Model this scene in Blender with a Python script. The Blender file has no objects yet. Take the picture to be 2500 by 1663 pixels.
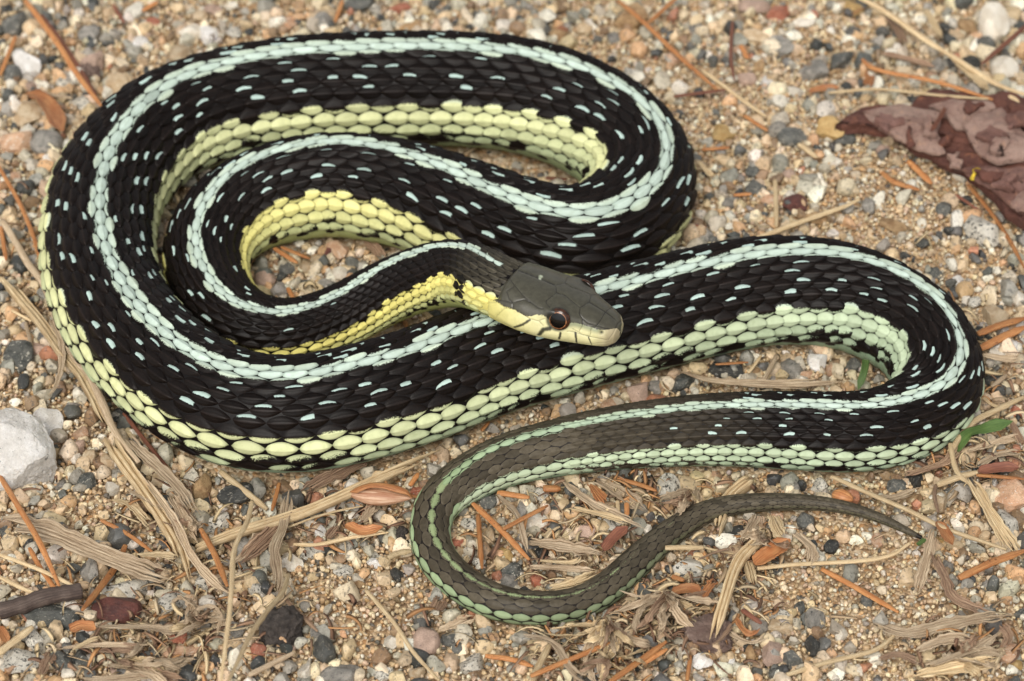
import bpy, math, random
import numpy as np
from mathutils import Vector, Matrix

rng = np.random.default_rng(7)
random.seed(7)
scene = bpy.context.scene
COL = scene.collection

# ------------------------------------------------------------------ camera, sky, sun, exposure
SRC_W, SRC_H = 2500.0, 1663.0
LENS, SENSOR = 100.0, 36.0
FPX = LENS / SENSOR * SRC_W
ELEV = math.radians(44.0)
DIST = 0.455
CAM = np.array([0.0, -DIST * math.cos(ELEV), DIST * math.sin(ELEV)])
FWD = -CAM / np.linalg.norm(CAM)
RIGHT = np.array([1.0, 0.0, 0.0])
UPV = np.cross(RIGHT, FWD)

cd = bpy.data.cameras.new('camera')
cd.lens = LENS; cd.sensor_width = SENSOR; cd.sensor_fit = 'HORIZONTAL'
cd.clip_start = 0.01; cd.clip_end = 200.0
cam = bpy.data.objects.new('camera', cd)
COL.objects.link(cam)
cam.location = CAM
cam.rotation_euler = (math.pi / 2 - ELEV, 0, 0)
cd.dof.use_dof = True
cd.dof.aperture_fstop = 29.0
cd.dof.focus_distance = 0.424
scene.camera = cam

SUN_ELEV, SUN_AZ = math.radians(52.0), math.radians(198.0)   # azimuth clockwise from +Y (north)
world = bpy.data.worlds.new('World'); scene.world = world
world.use_nodes = True
wn = world.node_tree; wn.nodes.clear()
sky = wn.nodes.new('ShaderNodeTexSky'); sky.sky_type = 'NISHITA'; sky.sun_disc = False
sky.sun_elevation = SUN_ELEV; sky.sun_rotation = SUN_AZ; sky.dust_density = 3.0; sky.air_density = 1.0
hsv = wn.nodes.new('ShaderNodeHueSaturation'); hsv.inputs['Saturation'].default_value = 0.14
bg = wn.nodes.new('ShaderNodeBackground'); bg.inputs['Strength'].default_value = 0.15
wo = wn.nodes.new('ShaderNodeOutputWorld')
wn.links.new(sky.outputs[0], hsv.inputs['Color']); wn.links.new(hsv.outputs[0], bg.inputs['Color'])
wn.links.new(bg.outputs[0], wo.inputs['Surface'])

sd = bpy.data.lights.new('sun', 'SUN'); sd.energy = 1.5; sd.angle = math.radians(24.0); sd.color = (1.0, 0.945, 0.85)
sun = bpy.data.objects.new('sun', sd); COL.objects.link(sun)
sdir = Vector((math.sin(SUN_AZ) * math.cos(SUN_ELEV), math.cos(SUN_AZ) * math.cos(SUN_ELEV), math.sin(SUN_ELEV)))
sun.rotation_euler = sdir.to_track_quat('Z', 'Y').to_euler()
sun.location = sdir * 2.0

scene.view_settings.view_transform = 'Standard'
scene.view_settings.look = 'None'
scene.view_settings.exposure = 0.2
scene.view_settings.gamma = 1.0
scene.render.engine = 'CYCLES'
scene.cycles.use_denoising = True
scene.cycles.max_bounces = 6
scene.cycles.diffuse_bounces = 3
scene.cycles.glossy_bounces = 2
scene.cycles.transmission_bounces = 2


# ------------------------------------------------------------------ helpers
def lin(c):
    c = np.asarray(c, float) / 255.0
    return np.where(c <= 0.04045, c / 12.92, ((c + 0.055) / 1.055) ** 2.4)


def px_ray(p):
    p = np.atleast_2d(np.asarray(p, float))
    d = FWD[None] * FPX + RIGHT[None] * (p[:, :1] - SRC_W / 2) - UPV[None] * (p[:, 1:2] - SRC_H / 2)
    return d / FPX


def unproj(p, z):
    d = px_ray(p); z = np.broadcast_to(np.asarray(z, float), (len(d),))
    t = (z - CAM[2]) / d[:, 2]
    return CAM + d * t[:, None], t          # t is the depth along the view axis


def proj(P):
    v = np.asarray(P) - CAM
    dep = v @ FWD
    return np.stack([SRC_W / 2 + FPX * (v @ RIGHT) / dep, SRC_H / 2 - FPX * (v @ UPV) / dep], -1), dep


def hash2(ix, iy, seed):
    h = (ix.astype(np.int64) * 374761393 + iy.astype(np.int64) * 668265263 + seed * 974711) & 0x7fffffff
    h = ((h ^ (h >> 13)) * 1274126177) & 0x7fffffff
    return ((h ^ (h >> 16)) & 0xffff) / 65535.0


def vnoise(x, y, seed=0):
    x = np.asarray(x, float); y = np.asarray(y, float)
    ix = np.floor(x); iy = np.floor(y); fx = x - ix; fy = y - iy
    fx = fx * fx * (3 - 2 * fx); fy = fy * fy * (3 - 2 * fy)
    a = hash2(ix, iy, seed); b = hash2(ix + 1, iy, seed); c = hash2(ix, iy + 1, seed); d = hash2(ix + 1, iy + 1, seed)
    return (a * (1 - fx) + b * fx) * (1 - fy) + (c * (1 - fx) + d * fx) * fy


def ground_h(x, y):
    h = (vnoise(np.asarray(x) * 28 + 5, np.asarray(y) * 28, 1) - 0.5) * 0.0022
    h += (vnoise(np.asarray(x) * 75, np.asarray(y) * 75 + 9, 2) - 0.5) * 0.0014
    h += (vnoise(np.asarray(x) * 210, np.asarray(y) * 210, 3) - 0.5) * 0.0007
    return h


def new_mesh(name, V, F, smooth=True):
    me = bpy.data.meshes.new(name)
    V = np.asarray(V, np.float32); F = np.asarray(F, np.int32)
    n = F.shape[1]
    me.vertices.add(len(V)); me.vertices.foreach_set('co', V.ravel())
    me.loops.add(F.size); me.loops.foreach_set('vertex_index', F.ravel())
    me.polygons.add(len(F))
    me.polygons.foreach_set('loop_start', np.arange(0, F.size, n, dtype=np.int32))
    me.polygons.foreach_set('loop_total', np.full(len(F), n, np.int32))
    me.update(calc_edges=True)
    if smooth:
        me.polygons.foreach_set('use_smooth', np.ones(len(F), bool))
    return me


def attr_col(me, name, c):
    a = me.attributes.new(name, 'FLOAT_COLOR', 'POINT')
    c = np.asarray(c, np.float32)
    if c.shape[1] == 3:
        c = np.concatenate([c, np.ones((len(c), 1), np.float32)], 1)
    a.data.foreach_set('color', c.ravel())


def attr_f(me, name, v):
    a = me.attributes.new(name, 'FLOAT', 'POINT'); a.data.foreach_set('value', np.asarray(v, np.float32).ravel())


def attr_v(me, name, v):
    a = me.attributes.new(name, 'FLOAT_VECTOR', 'POINT'); a.data.foreach_set('vector', np.asarray(v, np.float32).ravel())


def attr_i(me, name, v):
    a = me.attributes.new(name, 'INT', 'POINT'); a.data.foreach_set('value', np.asarray(v, np.int32).ravel())


def link(name, me, mat=None, parent=None):
    o = bpy.data.objects.new(name, me); COL.objects.link(o)
    if mat is not None:
        me.materials.append(mat)
    if parent is not None:
        o.parent = parent
    return o


def tag(o, label=None, cat=None, group=None, kind=None):
    if label: o['label'] = label
    if cat: o['category'] = cat
    if group: o['group'] = group
    if kind: o['kind'] = kind
    return o


def grid_faces(nu, nv, wrap_v=False):
    i = np.arange(nu - 1)[:, None]
    j = np.arange(nv if wrap_v else nv - 1)[None]
    jn = (j + 1) % nv
    return np.stack([i * nv + j, (i + 1) * nv + j, (i + 1) * nv + jn, i * nv + jn], -1).reshape(-1, 4)


class NT:
    """tiny node-tree writer"""
    def __init__(self, name):
        self.m = bpy.data.materials.new(name); self.m.use_nodes = True
        self.t = self.m.node_tree; self.t.nodes.clear()
        self.out = self.n('ShaderNodeOutputMaterial'); self.b = self.n('ShaderNodeBsdfPrincipled')
        self.l(self.b.outputs[0], self.out.inputs['Surface'])

    def n(self, t, **kw):
        nd = self.t.nodes.new(t)
        for k, v in kw.items():
            setattr(nd, k, v)
        return nd

    def l(self, a, b):
        self.t.links.new(a, b)

    def val(self, sock, v):
        if hasattr(v, 'links') or isinstance(v, bpy.types.NodeSocket):
            self.l(v, sock)
        else:
            sock.default_value = v

    def attr(self, name, kind='GEOMETRY', out='Color'):
        nd = self.n('ShaderNodeAttribute', attribute_name=name, attribute_type=kind)
        return nd.outputs[out]

    def noise(self, vec, scale, detail=3.0, rough=0.55, out='Fac'):
        nd = self.n('ShaderNodeTexNoise'); nd.inputs['Scale'].default_value = scale
        nd.inputs['Detail'].default_value = detail; nd.inputs['Roughness'].default_value = rough
        if vec is not None: self.l(vec, nd.inputs['Vector'])
        return nd.outputs[out]

    def voro(self, vec, scale, feature='F1', out='Distance'):
        nd = self.n('ShaderNodeTexVoronoi', feature=feature); nd.inputs['Scale'].default_value = scale
        if vec is not None: self.l(vec, nd.inputs['Vector'])
        return nd.outputs[out]

    def math(self, op, a, b=0.0, c=None):
        nd = self.n('ShaderNodeMath', operation=op)
        self.val(nd.inputs[0], a); self.val(nd.inputs[1], b)
        if c is not None: self.val(nd.inputs[2], c)
        return nd.outputs[0]

    def mix(self, f, a, b, blend='MIX'):
        nd = self.n('ShaderNodeMix', data_type='RGBA', blend_type=blend)
        self.val(nd.inputs[0], f)
        for s, v in ((nd.inputs[6], a), (nd.inputs[7], b)):
            if isinstance(v, bpy.types.NodeSocket): self.l(v, s)
            else: s.default_value = (*v[:3], 1.0)
        return nd.outputs[2]

    def smooth(self, x, lo, hi, a=0.0, b=1.0):
        nd = self.n('ShaderNodeMapRange', interpolation_type='SMOOTHSTEP')
        self.val(nd.inputs[0], x)
        for i, v in ((1, lo), (2, hi), (3, a), (4, b)):
            nd.inputs[i].default_value = v
        return nd.outputs[0]

    def bump(self, h, strength, dist):
        nd = self.n('ShaderNodeBump'); nd.inputs['Strength'].default_value = strength
        nd.inputs['Distance'].default_value = dist
        self.l(h, nd.inputs['Height']); self.l(nd.outputs[0], self.b.inputs['Normal'])

    def set(self, **kw):
        for k, v in kw.items():
            self.val(self.b.inputs[k.replace('_', ' ')], v)


# ------------------------------------------------------------------ ground sheet
def make_ground():
    def axis(a, b, step):
        inner = np.arange(a, b + step / 2, step)
        grow = np.cumsum(0.004 * 1.35 ** np.arange(1, 27))
        return np.concatenate([(a - grow)[::-1], inner, b + grow])
    xs = axis(-0.15, 0.15, 0.0015); ys = axis(-0.14, 0.19, 0.0015)
    X, Y = np.meshgrid(xs, ys, indexing='ij')
    fade = np.clip(1 - np.maximum(np.abs(X) - 0.3, np.abs(Y) - 0.3) * 2, 0, 1)
    Z = ground_h(X, Y) * fade - 0.0006
    me = new_mesh('ground', np.stack([X, Y, Z], -1).reshape(-1, 3), grid_faces(len(xs), len(ys)))
    g = NT('sandy_ground')
    co = g.n('ShaderNodeNewGeometry').outputs['Position']
    cell = g.voro(co, 1500.0, out='Color'); sep = g.n('ShaderNodeSeparateColor'); g.l(cell, sep.inputs[0])
    ramp = g.n('ShaderNodeValToRGB'); g.l(sep.outputs[0], ramp.inputs[0])
    els = ramp.color_ramp; els.interpolation = 'CONSTANT'
    cols = [(0, (196, 168, 134)), (.28, (214, 190, 156)), (.5, (174, 144, 110)), (.66, (224, 206, 178)), (.8, (146, 122, 96)), (.9, (198, 154, 110)), (.96, (104, 98, 90))]
    while len(els.elements) > 1: els.elements.remove(els.elements[0])
    els.elements[0].position = 0; els.elements[0].color = (*lin(cols[0][1]), 1)
    for p, c in cols[1:]:
        e = els.elements.new(p); e.color = (*lin(c), 1)
    big = g.noise(co, 60.0, 4.0)
    damp = g.smooth(big, 0.5, 0.75)
    c2 = g.mix(g.math('MULTIPLY', damp, 0.45), ramp.outputs[0], lin((112, 88, 64)))
    g.set(Base_Color=c2, Roughness=0.8)
    g.b.inputs['Specular IOR Level'].default_value = 0.25
    d = g.voro(co, 1500.0)
    g.bump(g.math('SUBTRACT', 1.0, d), 0.9, 0.0004)
    o = link('ground', me, g.m)
    tag(o, 'pale tan sandy ground with fine grains', kind='structure')
    return o


make_ground()

# ------------------------------------------------------------------ the snake: path traced along its dorsal stripe
# (pixel x, y of the stripe, body radius in pixels, roll in degrees, height of the belly above ground in mm)
ST = [
    (1144, 608, 86, 0, 12.5), (1106, 608, 86, 0, 11.3), (1068, 612, 84, 0, 10.0), (1030, 624, 82, 0, 8.4),
    (984, 641, 81, 0, 6.4), (934, 662, 80, 0, 4.6), (888, 689, 79, 0, 3.0), (844, 714, 79, 0, 1.6), (786, 740, 80, -2, 0.6),
    (727, 758, 82, -4, 0), (689, 763, 83, -6, 0), (651, 761, 85, -8, 0), (612, 752, 87, -8, 0), (574, 737, 89, -10, 0),
    (543, 717, 92, -10, 0), (513, 687, 95, -12, 0), (490, 649, 98, -12, 0), (477, 607, 101, -12, 0), (474, 568, 104, -12, 0),
    (480, 530, 108, -10, 0), (497, 486, 112, -8, 0), (536, 440, 117, -9, 0), (585, 402, 121, -10, 0), (643, 375, 125, -11, 0),
    (708, 356, 128, -11, 0), (765, 346, 129, -11, 0), (820, 343, 130, -11, 0), (877, 348, 131, -10, 0), (953, 360, 133, -8, 0),
    (1010, 375, 134, -6, 0), (1068, 398, 135, -3, 0), (1125, 425, 136, 1, 0), (1183, 452, 137, 6, 0), (1240, 478, 138, 8, 0),
    (1298, 501, 139, 10, 0), (1355, 517, 139, 13, 0), (1412, 522, 139, 16, 0), (1470, 519, 138, 19, 0), (1519, 501, 136, 22, 0),
    (1565, 475, 134, 24, 0), (1604, 440, 132, 26, 0), (1629, 398, 131, 27, 0), (1632, 356, 132, 27, 0), (1619, 306, 134, 25, 0),
    (1588, 264, 137, 22, 0), (1550, 230, 139, 18, 0), (1497, 197, 141, 13, 0), (1431, 165, 142, 8, 0), (1355, 142, 143, 4, 0),
    (1278, 124, 143, 2, 0), (1202, 117, 143, 0, 0), (1125, 113, 143, 0, 0), (1049, 110, 143, 0, 0), (953, 112, 143, 0, 0),
    (857, 115, 143, 0, 0), (800, 117, 142, 0, 0), (746, 120, 142, 0, 0), (662, 130, 141, 0, 0), (574, 144, 140, 0, 0),
    (498, 165, 140, 0, 0), (440, 188, 139, -2, 0), (402, 210, 139, -4, 0), (364, 237, 139, -5, 0), (329, 272, 139, -6, 0),
    (299, 310, 139, -7, 0), (276, 348, 139, -8, 0), (258, 387, 139, -8, 0), (247, 432, 139, -8, 0), (243, 478, 139, -8, 0),
    (243, 536, 139, -8, 0), (250, 580, 139, -8, 0), (264, 622, 139, -7, 0), (283, 664, 140, -6, 0), (306, 702, 141, -5, 0),
    (337, 744, 142, -4, 0), (371, 783, 143, -2, 0), (413, 821, 144, 0, 0), (459, 855, 145, 0, 0), (517, 886, 146, 0, 0),
    (574, 905, 146, 0, 0), (631, 915, 146, 0, 0), (689, 917, 146, 0, 0), (746, 913, 146, 0, 0), (804, 905, 146, 0, 0),
    (877, 887, 146, 0, 0), (953, 867, 145, 0, 0), (1014, 848, 145, 0, 0), (1068, 827, 144, 0, 0), (1125, 804, 144, 0, 0),
    (1175, 786, 143, 0, 0), (1250, 763, 142, 0, 0), (1330, 740, 142, 0, 0), (1400, 722, 141, 0, 0), (1466, 706, 140, 0, 0),
    (1527, 691, 140, 0, 0), (1604, 671, 139, 0, 0), (1680, 652, 138, 0, 0), (1753, 635, 138, 0, 0), (1830, 620, 137, 0, 0),
    (1906, 612, 136, 0, 0), (1983, 612, 135, -3, 0), (2040, 616, 133, -6, 0), (2098, 626, 131, -9, 0), (2155, 645, 129, -13, 0),
    (2212, 672, 127, -17, 0), (2262, 702, 124, -20, 0), (2300, 737, 121, -23, 0), (2327, 775, 119, -25, 0), (2344, 817, 116, -26, 0),
    (2350, 855, 113, -26, 0), (2342, 890, 110, -24, 0), (2323, 920, 108, -21, 0), (2289, 947, 105, -16, 0), (2243, 968, 102, -10, 0),
    (2182, 984, 101, -5, 0), (2117, 991, 100, 0, 0), (2059, 991, 100, 0, 0), (1983, 989, 98, 0, 0), (1906, 987, 96, 0, 0),
    (1830, 987, 93, 0, 0), (1753, 989, 90, 0, 0), (1677, 995, 87, 0, 0), (1604, 1003, 84, 0, 0), (1527, 1014, 80, 0, 0),
    (1451, 1027, 76, 0, 0), (1374, 1043, 72, 0, 0), (1298, 1060, 69, 0, 0), (1240, 1077, 66, 0, 0), (1183, 1103, 63, 0, 0),
    (1140, 1129, 60, 0, 0), (1099, 1161, 57, -3, 0), (1072, 1189, 54, -5, 0), (1056, 1224, 52, -5, 0), (1051, 1258, 50, -5, 0),
    (1053, 1293, 49, -5, 0), (1064, 1327, 49, -5, 0), (1087, 1360, 48, -3, 0), (1118, 1388, 48, 0, 0), (1152, 1415, 47, 0, 0),
    (1190, 1436, 46, 0, 0), (1232, 1451, 45, 0, 0), (1278, 1459, 44, 0, 0), (1336, 1461, 43, 0, 0), (1386, 1457, 42, 0, 0),
    (1431, 1444, 42, 0, 0), (1474, 1419, 41, 0, 0), (1512, 1388, 41, 0, 0), (1546, 1354, 40, 0, 0), (1585, 1319, 38, 0, 0),
    (1628, 1285, 35, 0, 0), (1677, 1251, 32, 0, 0), (1722, 1229, 28, 0, 0.4), (1772, 1217, 26, 0, 0.7), (1830, 1211, 25, 0, 1.0),
    (1906, 1210, 22, 0, 1.3), (1964, 1212, 20, 0, 1.5), (2021, 1218, 18, 0, 1.7), (2078, 1229, 16, 0, 1.9), (2136, 1249, 13.5, 0, 2.1),
    (2182, 1271, 11, 0, 2.2), (2220, 1293, 8.5, 0, 2.3), (2247, 1309, 6, 0, 2.3), (2264, 1316, 3.5, 0, 2.3)]
ST = np.array(ST, float)
FLAT = 0.88                                   # belly flattening

# head pose: back of the parietal shields and the tip of the snout, at the height of the coil it rests on
HEAD_Z = 0.0205
H_BACK, _ = unproj([(1263, 658)], HEAD_Z + 0.0050)
H_TIP, _ = unproj([(1513, 789)], HEAD_Z + 0.0012)
H_BACK, H_TIP = H_BACK[0], H_TIP[0]
hx = H_TIP - H_BACK; hx[2] = 0
HS = np.linalg.norm(hx) / 19.3                # metres per head unit (about a millimetre)
hx /= np.linalg.norm(hx)
PITCH = math.radians(-2.0)
hz = np.array([0, 0, 1.0]) * math.cos(PITCH) - hx * math.sin(PITCH)
hx = hx * math.cos(PITCH) + np.array([0, 0, 1.0]) * math.sin(PITCH)
hy = np.cross(hz, hx)
HROLL = math.radians(10.0)
hz, hy = hz * math.cos(HROLL) + hy * math.sin(HROLL), hy * math.cos(HROLL) - hz * math.sin(HROLL)
H_ORG = H_BACK - hx * 5.0 * HS - hz * 5.0 * HS   # head origin: on the axis, 5 units behind the parietals


def head_pt(x, y, z):
    x, y, z = (np.asarray(v, float)[..., None] for v in (x, y, z))
    return H_ORG + HS * (x * hx + y * hy + z * hz)


def catmull(P, n):
    P = np.concatenate([[2 * P[0] - P[1]], P, [2 * P[-1] - P[-2]]])
    m = len(P) - 3
    t = np.linspace(0, m, n); k = np.minimum(t.astype(int), m - 1); u = (t - k)[:, None]
    a, b, c, d = P[k], P[k + 1], P[k + 2], P[k + 3]
    return 0.5 * ((2 * b) + (c - a) * u + (2 * a - 5 * b + 4 * c - d) * u ** 2 + (3 * b - a - 3 * c + d) * u ** 3)


def smooth1(A, k):
    A = np.asarray(A, float)
    w = np.exp(-0.5 * (np.arange(-3 * k, 3 * k + 1) / k) ** 2); w /= w.sum()
    pad = np.concatenate([np.repeat(A[:1], 3 * k, 0), A, np.repeat(A[-1:], 3 * k, 0)])
    if A.ndim == 1:
        return np.convolve(pad, w, 'valid')
    return np.stack([np.convolve(pad[:, i], w, 'valid') for i in range(A.shape[1])], 1)


def build_path():
    rm = ST[:, 2] * DIST / FPX
    for _ in range(6):
        roll = np.radians(ST[:, 3])
        zc = FLAT * rm + ST[:, 4] * 0.001 - 0.0006
        Dp, dep = unproj(ST[:, :2], zc + rm * np.cos(roll))
        rm = ST[:, 2] * dep / FPX
    tang = np.gradient(Dp, axis=0); tang[:, 2] = 0
    tang /= np.linalg.norm(tang, axis=1)[:, None]
    S = np.cross(tang, np.array([0, 0, 1.0]))
    C = Dp - rm[:, None] * (np.cos(roll)[:, None] * np.array([0, 0, 1.0]) + np.sin(roll)[:, None] * S)
    # run on into the head
    hp = head_pt([6.5, 3.2, 0.0], [0, 0, 0], [0.0, -0.05, -0.1])
    C = np.concatenate([hp, C]); rm = np.concatenate([np.array([4.75, 5.0, 5.25]) * HS, rm]); roll = np.concatenate([[HROLL, HROLL * 0.9, HROLL * 0.7], roll + HROLL * np.exp(-np.arange(len(roll)) / 2.0) * 0.5])
    n = 3000
    dat = catmull(np.concatenate([C, rm[:, None], roll[:, None]], 1), n)
    dat = smooth1(dat, 14)
    s = np.concatenate([[0], np.cumsum(np.linalg.norm(np.diff(dat[:, :3], axis=0), axis=1))])
    su = np.linspace(0, s[-1], 6000)
    dat = np.stack([np.interp(su, s, dat[:, i]) for i in range(5)], 1)
    dat[:, :3] = smooth1(dat[:, :3], 12)
    T = np.gradient(dat[:, :3], axis=0); T /= np.linalg.norm(T, axis=1)[:, None]
    U = np.array([0, 0, 1.0]) - T * T[:, 2:3]; U /= np.linalg.norm(U, axis=1)[:, None]
    S = np.cross(T, U)
    r = np.maximum(dat[:, 3], 0.00008)
    return su, dat[:, :3], T, U, S, r, dat[:, 4]


PS, PC, PT, PU, PSd, PR, PROLL = build_path()
SLEN = PS[-1]
MM = 0.001
# how much a bend stretches (>1) or crowds (<1) the skin on each side
PK = smooth1((np.gradient(PT, axis=0) * PSd).sum(1) / np.gradient(PS), 10)


def wh_factor(s):
    """width and height factors of the section (wide and low behind the head)"""
    x = np.clip(s / (9 * MM), 0, 1); x = x * x * (3 - 2 * x)
    return 1.24 + (1.0 - 1.24) * x, 0.95 + 0.05 * x


def body_pt(s, th, h=0.0):
    """surface point at arc length s, angle th from the back (positive = right of the way to the tail), h above the skin"""
    C = np.stack([np.interp(s, PS, PC[:, i]) for i in range(3)], -1)
    U = np.stack([np.interp(s, PS, PU[:, i]) for i in range(3)], -1)
    S = np.stack([np.interp(s, PS, PSd[:, i]) for i in range(3)], -1)
    r = np.interp(s, PS, PR); ro = np.interp(s, PS, PROLL)
    wf, hf = wh_factor(s)
    rr = r + h
    a = rr * wf * np.sin(th); b = rr * hf * np.cos(th)
    # roll first, then flatten against the ground
    y = b * np.sin(ro) + a * np.cos(ro); z = b * np.cos(ro) - a * np.sin(ro)
    z = np.where(z < 0, z * FLAT, z)
    return C + y[..., None] * S + z[..., None] * U


# position of the vent and of the row changes along the body, found from traced stations
def s_at_px(p):
    q, _ = proj(PC + PU * PR[:, None])
    d = np.linalg.norm(q - np.array(p), axis=1)
    return PS[np.argmin(d)]


S_ROW2 = s_at_px((1400, 1038)); S_ROW3 = s_at_px((1075, 1186))
S_TAILDARK0, S_TAILDARK1 = s_at_px((1900, 987)), s_at_px((1300, 1060))

PALE_BLUE = lin((190, 206, 194)); PALE_GREENISH = lin((194, 203, 170))
YEL_NECK = lin((236, 224, 134)); YEL_MID = lin((216, 218, 166)); GREEN_REAR = lin((188, 202, 170))
BELLY = lin((146, 166, 138)); BELLY_NECK = lin((176, 180, 112))
BLACK = lin((17, 12, 10)); TAILBROWN = lin((82, 75, 62)); SKIN = lin((14, 11, 11))


def lerp(a, b, t):
    t = np.clip(t, 0, 1)[..., None]
    return a * (1 - t) + b * t


def lateral_colour(s):
    c = lerp(YEL_NECK, YEL_MID, (s - 0.05) / 0.12)
    return lerp(c, GREEN_REAR, (s - SLEN * 0.5) / (SLEN * 0.18))


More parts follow.
